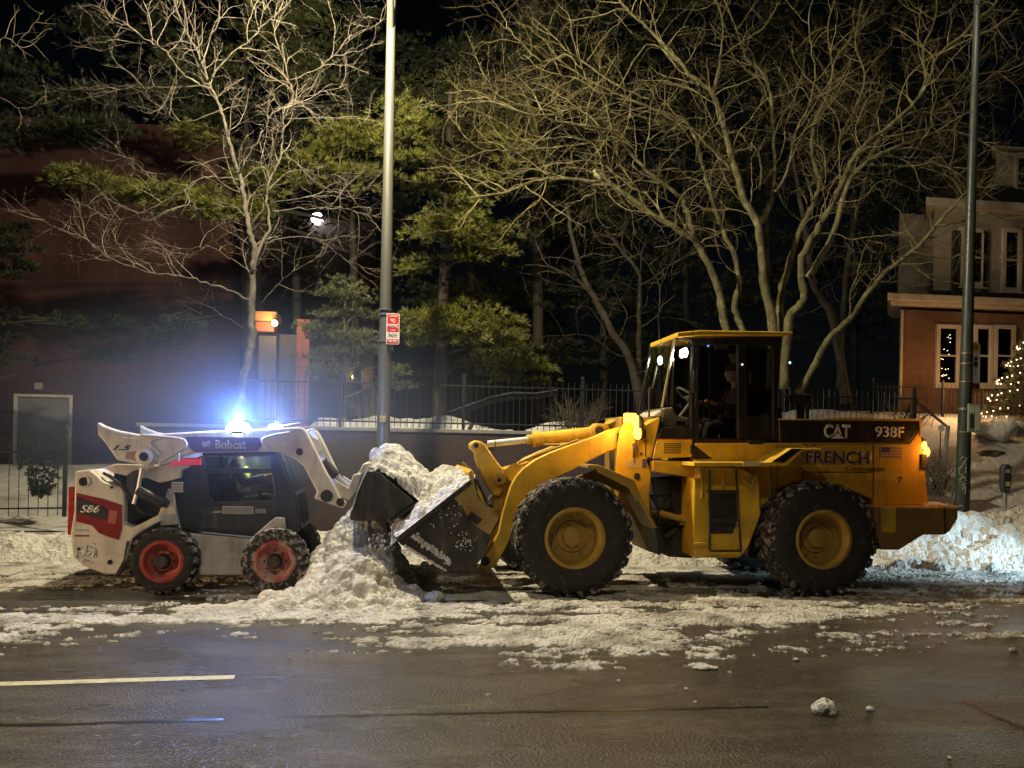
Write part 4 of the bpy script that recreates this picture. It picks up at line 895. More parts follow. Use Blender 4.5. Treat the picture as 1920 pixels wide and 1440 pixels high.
# ================================================================== WHEELS
def wheel(par, x, y0, z, w, R, rr, tm, trm, rimm, depth, lugs, lugd, side=1, hub=None, skew=24, cap_r=.12, bolts=12, bolt_r=.235, name='wheel'):
    "a wheel whose shown face lies at y0 and whose body runs away along side * y"
    o = bpy.data.objects.new(name, None); COL.objects.link(o); o.parent = par; OFF[o] = Vector((x, y0, z)); o.location = Vector((x, y0, z)) - OFF[par]; o.empty_display_size = .2
    D = R - rr; h = lambda t: side * t * w
    prof = [(rr, h(.12)), (rr + .02, h(.05)), (rr + .12 * D, h(.02)), (rr + .2 * D, h(.035)), (rr + .40 * D, h(.0)), (rr + .62 * D, h(.005)), (R - .20 * D, h(.035)), (R - lugd * .9, h(.11)), (R - lugd, h(.25)), (R - lugd * .8, h(.5)), (R - lugd, h(.75)), (R - lugd * .9, h(.89)), (R - .20 * D, h(.965)), (rr + .5 * D, h(1)), (rr + .12 * D, h(.97)), (rr, h(.88))]
    ty = MB().lathe((x, y0, z), prof, 72, closed=True)
    tyre = ty.build('tyre', tm, o, smooth=50)
    tr = MB(); random.seed(int(x * 100))
    for k in range(lugs):
        for sd in (0, 1):
            a = 2 * math.pi * (k + .5 * sd) / lugs
            rot = Matrix.Rotation(-a, 4, 'Y') @ Matrix.Rotation(R_(skew * (1 if sd else -1)), 4, 'X')
            rad = Vector((math.cos(a), 0, math.sin(a)))
            rot = Matrix(((rad.x, 0, -rad.z), (0, 1, 0), (rad.z, 0, rad.x))).to_3x3() @ Matrix.Rotation(R_(skew * (1 if sd else -1)), 3, 'X')
            c = Vector((x, y0, z)) + rad * (R - lugd * .55) + Vector((0, h(.27 if not sd else .73), 0))
            wl = 2 * math.pi * R / lugs
            tr.box(c, (lugd * 1.1, w * .50, wl * .60), rot)
            rot2 = Matrix(((rad.x, 0, -rad.z), (0, 1, 0), (rad.z, 0, rad.x))).to_3x3() @ Matrix.Rotation(R_(26 * side * (1 if not sd else -1)), 3, 'Z')
            c2 = Vector((x, y0, z)) + rad * (R - lugd * .62 - .07 * D) + Vector((0, h(.075 if not sd else .925), 0))
            tr.box(c2, (.20 * D, w * .06, wl * .5), rot2)
    tr.build('tread', trm, tyre, bevel=.006, segs=1)
    dp = side * depth
    rp = [(rr - .005, h(.16)), (rr + .018, h(.075)), (rr + .03, h(.03)), (rr + .012, h(.012)), (rr - .012, h(.02)), (rr - .022, h(.07)), (rr - .035, h(.10)), (rr - .04, dp * .8), (rr - .07, dp * .97), (rr - .11, dp), (cap_r * 1.65, dp), (cap_r * 1.6, dp - side * .02), (cap_r * 1.08, dp - side * .03), (cap_r, dp - side * .07), (cap_r * .8, dp - side * .085), (0, dp - side * .09)]
    rim = MB().lathe((x, y0, z), rp, 56).build('rim', rimm, o, smooth=40)
    bl = MB()
    for k in range(bolts):
        a = 2 * math.pi * k / bolts; p = Vector((x + bolt_r * math.cos(a), y0 + dp, z + bolt_r * math.sin(a))); bl.cyl(p, p - Vector((0, side * .028, 0)), .016, .014, 8)
    bl.build('lug_nuts', hub or rimm, rim)
    if hub: MB().lathe((x, y0 + dp - side * .012, z), [(0, -side * .10), (cap_r * .9, -side * .095), (cap_r * 1.25, -side * .04), (cap_r * 1.3, 0)], 32).build('hub', hub, rim)
    return o
# ================================================================== YELLOW WHEEL LOADER
YN = 10.3; YC = YN + 1.275; YH = 10.82; YHF = 2 * YC - YH
wf = at(1079, 1014, YN); wr_ = at(1546, 1019, YN); RT = .735
LD = root('wheel_loader', ((wf.x + wr_.x) / 2, YC, 0), 'large yellow wheel loader with a snow filled bucket and dark glazed cab', 'loader')
rim_y = M['yellow_dull']
for x, y0, sd, dx in [(wf.x, YN, 1, 0), (wr_.x, YN, 1, 0)]: wheel(LD, x, y0, RT, .52, RT, .352, M['tyre'], M['tread'], rim_y, .25, 26, .036, 1)
for x in (wf.x - .16, wr_.x): wheel(LD, x, 2 * YC - YN, RT, .52, RT, .352, M['tyre'], M['tread'], rim_y, .25, 26, .036, -1)
PZ = lambda Zf, pts, y: xz(Zf(pts), y)
def P1(pts, y0, y1, yt=None): return MB().prism(PZ(Z1, pts, yt if yt else y0), y0, y1)
def P2(pts, y0, y1, yt=None): return MB().prism(PZ(Z2, pts, yt if yt else y0), y0, y1)
def P7(pts, y0, y1, yt=None): return MB().prism(PZ(Z7, pts, yt if yt else y0), y0, y1)
z1 = lambda a, c, y: at(*Z1([(a, c)])[0], y); z2 = lambda a, c, y: at(*Z2([(a, c)])[0], y); z7 = lambda a, c, y: at(*Z7([(a, c)])[0], y)
# rear frame and engine hood
P1([(375, 629), (1428, 629), (1481, 560), (1492, 650), (1523, 937), (1255, 938), (1240, 905), (1170, 875), (1000, 850), (850, 870), (760, 925), (700, 1000), (640, 1000), (560, 800), (375, 740)], YH, YHF).build('hood', M['yellow'], LD, bevel=.02)
hood_top = P1([(788, 516), (1484, 519), (1481, 560), (1428, 629), (788, 629)], YH + .002, YHF - .002); hood_top.build('hood_upper', M['black'], LD, bevel=.015)
P1([(1085, 505), (1481, 512), (1490, 528), (1486, 600), (1481, 600), (1478, 521), (788, 517), (790, 511), (1080, 513)], YH - .012, YHF + .012).build('hood_lid', M['yellow'], LD, bevel=.005)
P1([(640, 990), (760, 925), (850, 870), (1000, 850), (1170, 880), (1240, 905), (1290, 1000), (1290, 1150), (900, 1190), (640, 1195)], YH + .28, YHF - .28).build('rear_frame', M['dark'], LD, bevel=.02)
sm_ = MB()
for pl in ([(903, 632), (907, 632), (907, 868), (903, 868)], [(1248, 632), (1252, 632), (1252, 905), (1248, 905)], [(905, 772), (1250, 772), (1250, 775), (905, 775)], [(905, 760 - 126), (1428, 634), (1428, 637), (905, 637)], [(775, 640), (778, 640), (778, 880), (775, 880)], [(1190, 905), (1250, 903), (1250, 907), (1190, 909)]): sm_.prism(PZ(Z1, pl, YH), YH - .0035, YH - .0005)
sm_.build('panel_seam', M['letter_dark'], LD)
P1([(905, 640), (1238, 640), (1238, 770), (905, 770)], YH - .006, YH - .0005).build('side_door', M['yellow'], LD, bevel=.003)
cw = P1([(1256, 941), (1600, 944), (1668, 947), (1668, 1000), (1627, 1066), (1600, 1081), (1500, 1081), (1380, 1155), (1292, 1155), (1262, 1085)], YN + .16, 2 * YC - YN - .16).build('counterweight', M['brown_steel'], LD, bevel=.025)
P1([(1285, 947), (1362, 947), (1358, 1070), (1290, 1068)], YN + .152, YN + .1595, YN + .155).build('yellow_patch', M['yellow'], cw, bevel=.003)
P1([(1596, 946), (1602, 946), (1606, 1078), (1600, 1078)], YN + .154, YN + .1595, YN + .155).build('weld_seam', M['letter_dark'], cw)
# snow crust on the counterweight
c = z1(1560, 942, YN + .5); random.seed(2); mb = MB()
for i in range(140): mb.ball((c.x + random.gauss(0, .09), YN + random.uniform(.25, 1.0), c.z + random.uniform(-.01, .03)), random.uniform(.03, .05), 7, 5, (1, 1.3, .7))
tag(mb.build('snow_clump', M['snow'], base=tuple(c), smooth=180), 'small crust of snow lying on the loader counterweight', 'snow')
# lettering on the hood
YT = YH - .006
def T1(s, x0, y0, x1, y1, m, n='lettering', y=YT, **k): a, c = z1(x0, y0, y), z1(x1, y1, y); return text_mesh(n, s, a.x, c.x, c.z, a.z, y, m, LD, **k)
T1('CAT', 1008, 536, 1137, 608, M['letter'], y=YH - .004, bold=.035)
P1([(1030, 612), (1072, 572), (1116, 612)], YH - .009, YH - .0065, YH).build('emblem_ground', M['black'], LD)
P1([(1040, 609), (1072, 580), (1109, 609)], YH - .012, YH - .0095, YH).build('emblem', M['letter'], LD)
T1('938F', 1260, 546, 1400, 604, M['letter'], y=YH - .004, bold=.02)
T1('FRENCH', 908, 661, 1242, 739, M['letter_grey'], y=YT - .002, bold=.05); T1('FRENCH', 920, 668, 1230, 731, M['letter_red'], y=YT - .006, bold=.01)
T1('Construction', 1116, 741, 1308, 769, M['letter_dark'], y=YT - .002, shear=.35); T1('7', 1372, 796, 1391, 830, M['letter_dark'], y=YH - .004)
T1('Co.', 915, 632, 975, 650, M['letter_red'], y=YT - .002, shear=.3)
fl_ = P1([(1285, 648), (1391, 650), (1391, 705), (1285, 702)], YH - .004, YH - .0008).build('flag_decal', plain('faded_white', (.52, .42, .32), .5), LD)
mb = MB()
for k in range(4): y_ = 652 + k * 14; mb.prism(PZ(Z1, [(1288 if k > 1 else 1334, y_), (1389, y_ + 1), (1389, y_ + 7), (1288 if k > 1 else 1334, y_ + 6)], YH), YH - .0065, YH - .0045)
mb.build('stripes', plain('faded_red', (.42, .14, .09), .5), fl_); P1([(1287, 650), (1332, 651), (1332, 676), (1287, 675)], YH - .0065, YH - .0045, YH).build('canton', plain('faded_blue', (.09, .06, .14), .5), fl_)
# fender walkway, ladder, tank panel
wk = P1([(370, 724), (745, 724), (850, 655), (996, 655), (996, 666), (905, 668), (832, 738), (818, 745), (370, 745)], YN + .02, YH - .003).build('fender_walkway', M['yellow'], LD, bevel=.008)
P1([(756, 720), (850, 657), (903, 657), (813, 726)], YN + .01, YN + .018).build('grip_panel', M['black'], wk)
P1([(612, 722), (690, 722), (690, 741), (612, 741)], YN + .012, YN + .0185).build('reflector', plain('pale_reflector', (.7, .6, .3), .3), wk)
P1([(368, 800), (400, 800), (400, 750), (600, 750), (690, 800), (700, 980), (640, 1140), (600, 1194), (368, 1194)], YN + .32, YH + .3).build('tank_panel', M['yellow'], LD, bevel=.02)
P1([(372, 640), (460, 708), (372, 712)], YH - .004, YH - .0005).build('black_triangle', M['black'], LD)  # flat black triangle on the body side below the cab
P1([(446, 862), (590, 862), (584, 1000), (560, 1075), (452, 1075)], YN + .312, YN + .3195).build('recess_shade', M['dark'], LD)  # dark plate paints the shade of the opening behind the ladder
P1([(372, 1118), (436, 1118), (436, 1136), (372, 1136)], YN + .28, YN + .319).build('lower_step', M['yellow'], LD, bevel=.004)
YL = YN + .24; ld = MB()
for a, c in [((445, 760), (447, 1160)), ((575, 760), (600, 1160)), ((445, 870), (580, 870)), ((450, 1010), (590, 1010)), ((455, 1160), (600, 1160)), ((745, 745), (745, 905))]: ld.tube([z1(*a, YL), z1(*c, YL)], .016, 8)
for a in [(447, 870), (580, 870), (455, 1160), (600, 1160)]: p = z1(*a, YL); ld.tube([p, p + Vector((0, .1, 0))], .014, 6)
ld.build('ladder', M['dark'], LD)
ld = MB(); ld.tube([z1(400, 760, YL + .02), z1(408, 800, YL + .02), z1(412, 860, YL + .02), z1(408, 900, YL + .02)], .018, 8).tube([z1(505, 850, YL), z1(512, 790, YL), z1(520, 850, YL)], .012, 6).tube([z1(600, 800, YL), z1(650, 840, YL), z1(680, 790, YL)], .014, 6); ld.build('grab_handle', M['yellow_dull'], LD)
# articulation joint, axles, hoses
P1([(250, 812), (367, 800), (367, 985), (275, 985), (262, 900)], YC - .45, YC + .45).build('pump_block', M['dark'], LD, bevel=.02)
P1([(262, 1035), (367, 1035), (367, 1196), (245, 1190), (258, 1120)], YC - .5, YC + .5).build('joint_block', M['dark'], LD, bevel=.02)
P1([(275, 990), (367, 985), (367, 1030), (300, 1032), (316, 1010)], YC - .62, YC + .3).build('joint_plate', M['yellow'], LD, bevel=.008)
P1([(5, 500), (150, 520), (150, 880), (185, 1030), (214, 1090), (205, 1170), (150, 1165), (70, 1000), (0, 900)], YC - .42, YC + .42).build('front_frame', M['yellow_dull'], LD, bevel=.02)
for x in (wf.x, wr_.x): MB().cyl((x, YN + .3, RT), (x, 2 * YC - YN - .3, RT), .14, n=18).ball((x, YC, RT), .33, 18, 12, (.9, .8, 1)).build('axle', M['dark'], LD)
hs_ = MB(); random.seed(8)
for k in range(9):
    a = (165 + random.uniform(-15, 20), random.uniform(830, 1060)); c = (300 + random.uniform(-40, 40), random.uniform(840, 1080)); m = ((a[0] + c[0]) / 2 + random.uniform(-20, 20), max(a[1], c[1]) + random.uniform(-40, 55)); yy = YC - .5 + random.uniform(-.1, .25)
    hs_.tube(smooth_path([z1(*a, yy), z1(*m, yy), z1(*c, yy)], 6), .016, 7)
hs_.build('hydraulic_hose', M['hose'], LD, smooth=180)
st = MB(); st.cyl(z1(205, 975, YC - .55), z1(330, 1010, YC - .62), .045, n=14).cyl(z1(160, 965, YC - .52), z1(205, 975, YC - .55), .024, n=12); st.build('steering_cylinder', M['yellow_dull'], LD)
# loader tower
P2([(1585, 455), (1600, 290), (1612, 215), (1640, 165), (1690, 145), (1760, 178), (1772, 200), (1772, 400), (1795, 480), (1785, 600), (1792, 770), (1760, 770), (1700, 690), (1640, 560)], YH + .05, YH + .12).build('tower_plate', M['yellow'], LD, bevel=.012)
P2([(1585, 455), (1600, 290), (1612, 215), (1640, 165), (1690, 145), (1760, 178), (1772, 200), (1772, 400), (1795, 480), (1785, 600), (1640, 560)], YHF - .12, YHF - .05).build('tower_plate', M['yellow'], LD, bevel=.012)
P2([(1700, 200), (1765, 200), (1765, 600), (1700, 560)], YH + .125, YHF - .125).build('tower_web', M['yellow_dull'], LD, bevel=.01)
pn = MB(); [pn.cyl(z2(a, c, YH + .04), z2(a, c, YH + .06), r, n=18) for a, c, r in ((1710, 490, .045), (1735, 355, .02), (1738, 255, .02), (1690, 300, .02))]; pn.build('pivot_pin', M['dark'], LD)
a, c = z2(1650, 388, YH + .046), z2(1735, 440, YH + .046); MB().bb(a.x, c.x, YH + .044, YH + .0495, c.z, a.z).build('warning_decal', plain('pale_decal', (.6, .42, .15), .5), LD)
text_mesh('lettering', 'CAT', a.x + .02, a.x + (c.x - a.x) * .7, c.z + .02, a.z - .02, YH + .042, M['letter_grey'], LD)
a, c = z2(1742, 385, YH + .046), z2(1768, 440, YH + .046); MB().bb(a.x, c.x, YH + .043, YH + .0495, c.z, a.z).build('warning_decal', plain('dark_decal_2', (.12, .10, .12), .5), LD)
# lift arms and linkage
arm = [(1612, 192), (1540, 212), (1450, 252), (1300, 305), (1200, 342), (1100, 388), (1030, 440), (985, 490), (955, 545), (930, 620), (903, 715), (880, 830), (800, 965), (758, 1045), (820, 1052), (865, 1025), (930, 905), (985, 775), (1022, 680), (1090, 590), (1200, 512), (1330, 450), (1450, 385), (1540, 340), (1612, 325), (1640, 260)]
for y in (YC - .56, YC + .44):
    la = P2(arm, y, y + .12, YC - .56).build('lift_arm', M['yellow'], LD, bevel=.014)
    if y < YC:
        pp = MB(); [pp.cyl(z2(a, c, y - .012), z2(a, c, y + .02), r, n=20) for a, c, r in ((1610, 258, .07), (800, 1000, .06))]; pp.build('arm_pin', M['dark'], la)
ct = MB().cyl(z2(985, 470, YC - .44), z2(985, 470, YC + .44) , .13, n=20); ct.build('cross_tube', M['yellow'], LD)
P2([(905, 445), (1060, 400), (1080, 440), (1000, 520), (960, 545), (905, 520)], YC - .2, YC + .2).build('lever_mount', M['yellow'], LD, bevel=.012)
lv = P2([(706, 300), (718, 285), (742, 274), (770, 278), (800, 298), (820, 330), (870, 400), (905, 445), (955, 470), (965, 495), (945, 525), (905, 545), (905, 580), (880, 612), (850, 605), (805, 545), (770, 460), (745, 400), (738, 350), (710, 325)], YC - .13, YC + .13).build('tilt_lever', M['yellow'], LD, bevel=.018)
bo = MB(); bo.cyl(z2(890, 500, YC - .20), z2(890, 500, YC + .2), .085, n=24).cyl(z2(745, 305, YC - .17), z2(745, 305, YC + .17), .055, n=20).cyl(z2(945, 487, YC - .19), z2(945, 487, YC + .19), .06, n=20); bo.build('lever_boss', M['yellow'], lv, bevel=.006)
bo = MB(); bo.cyl(z2(884, 513, YC - .208), z2(884, 513, YC - .19), .028, n=16).cyl(z2(745, 305, YC - .178), z2(745, 305, YC - .16), .035, n=16); bo.build('lever_pin', M['dark'], lv)
P2([(845, 600), (885, 560), (910, 625), (880, 690), (860, 700), (820, 800), (790, 780), (850, 660)], YC - .07, YC + .07).build('tilt_link', M['yellow_dull'], LD, bevel=.01)
ry = z2(1440, 230, YC); r0 = z2(1110, 265, YC)
tc_ = MB(); tc_.cyl(r0, ry, .088, n=26).cyl(z2(1085, 268, YC), z2(1140, 262, YC), .108, n=26).cyl(z2(1050, 272, YC), z2(1090, 267, YC), .07, n=18)
tcy = tc_.build('tilt_cylinder', M['yellow'], LD, bevel=.006)
MB().cyl(z2(810, 296, YC), z2(1060, 270, YC), .046, n=18).build('rod', M['chrome'], tcy)
P2([(1430, 200), (1470, 172), (1520, 175), (1545, 195), (1550, 240), (1430, 268)], YC - .12, YC + .12).build('cylinder_lug', M['yellow'], LD, bevel=.01)
MB().cyl(z2(1485, 215, YC - .14), z2(1485, 215, YC + .14), .06, n=20).build('lug_pin', M['dark'], LD)
h2 = MB(); h2.tube(smooth_path([z2(1150, 300, YC - .1), z2(1260, 300, YC - .1), z2(1340, 285, YC - .1), z2(1440, 262, YC - .1)], 5), .02, 8).tube(smooth_path([z2(1000, 410, YC - .3), z2(1100, 365, YC - .3), z2(1230, 318, YC - .3), z2(1360, 270, YC - .3)], 5), .018, 8); h2.build('tilt_hose', M['yellow_dull'], LD, smooth=180)
h2 = MB(); h2.tube([z2(808, 290, YC - .15), z2(812, 265, YC - .15), z2(855, 264, YC - .15), z2(860, 290, YC - .15), z2(858, 320, YC - .15), z2(822, 325, YC - .15)], .008, 6); h2.build('rod_guard', M['dark'], LD)
P2([(1600, 160), (1570, 165), (1545, 175), (1590, 140), (1620, 150)], YC - .2, YC + .2).build('tower_cap', M['yellow'], LD, bevel=.01)
# front fender
ff = P2([(1415, 420), (1482, 422), (1695, 512), (1738, 620), (1828, 798), (1812, 806), (1722, 640), (1680, 528), (1475, 445), (1415, 440)], YN + .04, YH + .08).build('front_fender', M['yellow_dull'], LD, bevel=.006)
P2([(1475, 446), (1680, 530), (1722, 642), (1812, 808), (1790, 880), (1735, 760), (1660, 610), (1480, 520), (1330, 530), (1350, 490)], YH + .02, YH + .06).build('fender_web', M['yellow_dull'], LD, bevel=.006)
P2([(1480, 425), (1695, 514), (1738, 622), (1700, 640), (1660, 560), (1470, 462)], YN + .034, YN + .0395).build('fender_lip', M['yellow_dull'], ff)
P2([(1815, 800), (1845, 800), (1872, 900), (1850, 962), (1838, 962), (1830, 850)], YN + .1, YH + .02).build('mud_flap', M['hose'], LD)
# cab
YB = YH + .03; YBF = YB + 1.12
P7([(596, 188), (594, 134), (840, 112), (1790, 128), (1797, 148), (1700, 168), (840, 166)], YB - .06, YBF + .06, YB).build('cab_roof', M['yellow'], LD, bevel=.018)
cf = MB(); cf2 = MB()
def strip(pts, y0=YB, y1=YB + .09): cf.prism(PZ(Z7, pts, YB), y0, y1); cf2.prism(PZ(Z7, pts, YB), YBF - (y1 - YB), YBF - (y0 - YB))
strip([(590, 188), (1700, 166), (1690, 262), (760, 250), (745, 205), (620, 200)]); strip([(765, 250), (838, 250), (826, 1440), (750, 1440), (748, 1100)])
strip([(1240, 250), (1330, 252), (1335, 1262), (1240, 1262)]); strip([(1610, 260), (1690, 262), (1650, 1020), (1660, 1262), (1600, 1262)])
strip([(826, 1230), (1660, 1230), (1660, 1266), (826, 1266)])
strip([(450, 1110), (745, 1100), (760, 1232), (400, 1232)])
cf.build('cab_frame', M['black'], LD, bevel=.008); cf2.build('cab_frame', M['black'], LD, bevel=.008)
P7([(838, 960), (1240, 960), (1240, 1232), (838, 1232)], YB + .05, YB + .055, YB).build('door_lower_pane', M['glass_dark'], LD)
P7([(1335, 1000), (1600, 1000), (1600, 1232), (1335, 1232)], YB + .02, YB + .08, YB).build('cab_panel', M['black'], LD)
M['trim'] = plain('lit_trim', (.30, .26, .14), .4)
for y in (YB + .02, YBF - .02): MB().tube([z7(586, 190, YB), z7(456, 905, YB)], .018, 6).build('corner_pillar', M['trim'] if y < YC else M['black'], LD).location.y += y - YB  # near pillar coloured pale as lit, far one black as unlit
for y in (YB + .05, YBF - .05):
    P7([(592, 200), (760, 250), (748, 1098), (462, 1108)], y, y + .006, YB).build('front_side_pane', M['glass'], LD)
    P7([(840, 252), (1238, 252), (1238, 955), (830, 955)], y, y + .006, YB).build('door_pane', M['glass_dark'], LD)
    P7([(1332, 255), (1608, 262), (1640, 1000), (1336, 1000)], y, y + .006, YB).build('rear_side_pane', M['glass_dark'], LD)
A, B = z7(575, 200, YB), z7(440, 1105, YB); mb = MB()
mb.add([(A.x, YB + .03, A.z), (B.x, YB + .03, B.z), (B.x - .03, (YB + YBF) / 2, B.z), (A.x - .03, (YB + YBF) / 2, A.z), (B.x, YBF - .03, B.z), (A.x, YBF - .03, A.z)], [(0, 1, 2, 3), (3, 2, 4, 5)]); mb.build('windshield', M['glass'], LD, fix=False)
C_, D_ = z7(1660, 262, YB), z7(1640, 1000, YB); MB().bb(D_.x - .006, D_.x, YB + .1, YBF - .1, D_.z, C_.z - .01).build('rear_pane', M['glass_dark'], LD)
MB().add([], []); p0_, p1_ = z7(700, 1232, YB), z7(1650, 1232, YB); MB().bb(p0_.x - .4, p1_.x, YB + .1, YBF - .1, p0_.z - .05, p0_.z + .02).build('cab_floor', M['dark'], LD)
P7([(405, 1238), (765, 1238), (765, 1425), (350, 1440), (380, 1300)], YB - .01, YBF + .01, YB).build('cab_base', M['yellow'], LD, bevel=.01)
P7([(385, 1228), (770, 1228), (770, 1240), (385, 1240)], YB - .014, YB - .0105, YB).build('red_line', plain('maroon_line', (.22, .02, .03), .4), LD)
P7([(826, 1246), (1330, 1246), (1330, 1258), (826, 1258)], YB - .004, YB - .0005, YB).build('red_line', plain('maroon_line_2', (.10, .015, .02), .4), LD)
lo = MB(); [lo.prism(PZ(Z7, [(468, 1280 + k * 19), (645, 1280 + k * 19), (645, 1289 + k * 19), (468, 1289 + k * 19)], YB), YB - .014, YB - .0105) for k in range(6)]; lo.build('louvre', M['letter_dark'], LD)
P7([(735, 1300), (780, 1300), (780, 1390), (740, 1390)], YB - .05, YB - .012, YB).build('door_hinge', M['black'], LD, bevel=.008)
P7([(1335, 1240), (1500, 1240), (1490, 1300), (1340, 1300)], YB - .03, YB - .006, YB).build('door_step', M['black'], LD, bevel=.01)
P7([(272, 1090), (425, 1010), (440, 1025), (350, 1430), (270, 1435)], YB + .02, YBF - .02, YB).build('cab_cowl', M['yellow'], LD, bevel=.012)
P7([(330, 1000), (450, 1000), (350, 1436), (338, 1436), (432, 1014), (325, 1014)], YB + .005, YB + .018, YB).build('cowl_edge', M['black'], LD)
P1([(165, 716), (372, 722), (372, 802), (165, 770)], YB - .02, YBF + .02, YB).build('front_platform', M['yellow'], LD, bevel=.012)
# things inside the cab that belong to it
P7([(345, 1000), (460, 915), (560, 900), (600, 985), (735, 1022), (738, 1100), (470, 1112), (440, 1050)], YB + .11, YBF - .2, YB + .11).build('dashboard', M['cream'], LD, bevel=.02)
P7([(600, 1050), (690, 1052), (690, 1085), (592, 1085)], YB + .10, YB + .109, YB + .10).build('vent', M['dark'], LD)
sw_ = MB(); a_ = z7(640, 1000, YC); b_ = z7(735, 880, YC); ax = (b_ - a_).normalized(); sw_.tube([a_, b_], .028, 10)
e1 = Vector((0, 1, 0)); e2 = ax.cross(e1); cc = z7(720, 795, YC); sw_.tube([cc + (e1 * math.cos(k * .3142) + e2 * math.sin(k * .3142)) * .19 for k in range(21)], .016, 8).tube([b_, cc], .02, 8).tube([cc - e1 * .19, cc + e1 * .19], .012, 6); sw_.build('steering_wheel', plain('grey_wheel', (.22, .21, .18), .5), LD)
P7([(1090, 1060), (1260, 1060), (1290, 1000), (1330, 760), (1390, 700), (1440, 720), (1440, 860), (1380, 1180), (1080, 1200)], YC - .24, YC + .24, YC).build('seat', M['seat'], LD, bevel=.05)
bl_ = z7(930, 268, YB + .12); MB().ball(bl_, .016, 10, 8).build('blue_indicator', emit('blue_indicator', (.12, .25, 1.0), 5), LD)
p = z7(1065, 275, YB + .3); MB().bb(p.x - .09, p.x + .09, YB + .28, YB + .31, p.z - .035, p.z + .03).build('mirror', M['cream'], LD)
p = z7(1285, 462, YB - .02); MB().ball(p, .009, 8, 6).build('marker_led', emit('marker_led', (.7, .8, 1), 5), LD)
# front work lights, mirrors, wiper
M['work'] = emit('work_light_lens', (1, .97, .86), 42)
for y, pxz in ((YB + .02, (690, 340)), (YBF - .04, (690, 340))):
    p = z7(*pxz, YB + .02); p = Vector((p.x, y, p.z))
    hd = MB().ball(p + Vector((.02, .02, .0)), .075, 16, 10, (.6, .9, 1.1)).tube([p + Vector((.03, .02, .07)), z7(745, 225, YB) * Vector((1, 0, 1)) + Vector((0, y, 0)) if False else Vector((z7(745, 225, YB).x, y, z7(745, 225, YB).z))], .014, 6).build('work_light', M['black'], LD)
    MB().ball(p + Vector((-.012, -.035 if y < YC else -.02, -.002)), .056, 18, 12, (.62, .55, 1.1)).build('lens', M['work'], hd)
    lamp('work_light_beam', p + Vector((-.10, -.02, -.02)), 330, (1, .88, .62), .06, spot=70, aim=p + Vector((-4, .45 if y < YC else 0, -1.6)), blend=.8)
w_ = MB(); w_.tube(smooth_path([z7(315, 1010, YB - .02), z7(318, 720, YB - .02), z7(350, 700, YB - .02), z7(395, 480, YB - .02)], 4), .012, 6); w_.build('mirror_bracket', M['dark'], LD)
w_ = MB(); w_.tube([z7(560, 890, YB + .03), z7(572, 400, YB + .04)], .008, 6).tube([z7(540, 880, YB + .03), z7(566, 500, YB + .04)], .006, 6); w_.build('wiper', M['dark'], LD)
hd_ = MB().tube([z7(785, 520, YB - .04), z7(778, 700, YB - .04), z7(790, 760, YB - .04)], .014, 8).tube([z7(815, 500, YB - .03), z7(800, 900, YB - .03)], .010, 6); hd_.build('door_handle', M['dark'], LD)
# pre-cleaner
pc = z1(862, 422, YC); MB().lathe((pc.x, YC - .2, pc.z), [(0, .09), (.12, .085), (.155, .06), (.155, -.03), (.13, -.05), (.06, -.06), (.055, -.3), (0, -.3)], 26, 'z').build('air_cleaner', M['dark'], LD)
pc = z1(800, 480, YC); MB().lathe((pc.x, YC + .1, pc.z), [(0, .08), (.05, .07), (.055, -.2), (0, -.2)], 18, 'z').build('exhaust_stub', M['dark'], LD)
# amber head lamps on the tower and the rear lamp
M['amber_hot'] = emit('amber_lens', (1.0, .38, .035), 8); M['amber_dim'] = emit('amber_box', (1.0, .50, .06), 3.0)
def lampset(pts, y): pass
a, c = z2(1642, 110, YB - .16), z2(1704, 160, YB - .16); hb_ = MB().bb(a.x, c.x, YB - .18, YB - .05, c.z - .02, a.z).build('turn_signal', M['amber_dim'], LD, bevel=.01)
for (ex, ey, r, sc) in ((1705, 168, .085, (.55, .5, 1.15)), (1716, 232, .075, (.85, .5, 1.05))):
    p = z2(ex, ey, YB - .13); h = MB().ball(p + Vector((.045, .03, 0)), r * 1.08, 18, 12, (.7, .8, 1.1)).build('headlight', M['dark'], LD); MB().ball(p, r, 18, 12, sc).build('lens', M['amber_hot'], h)
bk_ = MB(); bk_.tube([z2(1700, 330, YB - .1), z2(1720, 150, YB - .1)], .018, 6).tube([z2(1692, 300, YB - .05), z2(1690, 380, YB - .04)], .012, 6).bb(z2(1680, 300, YB).x, z2(1700, 300, YB).x, YB - .09, YB - .03, z2(1690, 325, YB).z, z2(1690, 295, YB).z); bk_.build('lamp_bracket', M['dark'], LD)
p = z2(1668, 215, YB - .34); lamp('headlight_glow', p, 13, (1, .58, .16), .07)
p = z2(1690, 190, YB - .16) + Vector((-.28, .1, .1)); lamp('signal_glow', p, 9, (1, .48, .09), .07)
p = z1(1495, 648, YB + .02)
tl = MB().ball(p + Vector((-.03, .03, .07)), .06, 14, 10).bb(p.x - .07, p.x + .02, YB - .05, YB + .06, p.z - .30, p.z - .10).build('tail_light', M['dark'], LD, bevel=.01)
MB().ball(p + Vector((0, -.02, .02)), .05, 14, 10, (.7, .7, 1.1)).ball(p + Vector((.03, -.03, -.07)), .055, 14, 10, (.8, .7, 1.2)).build('lens', M['amber_hot'], tl)
lamp('tail_light_glow', p + Vector((.13, -.20, -.04)), 11, (1, .36, .06), .05)
MB().bb(p.x - .06, p.x - .01, YB - .01, YB + .05, p.z - .48, p.z - .32).build('glowing_reflector', emit('red_lens', (1, .06, .02), .7), LD)  # reflector given a faint red emission of its own
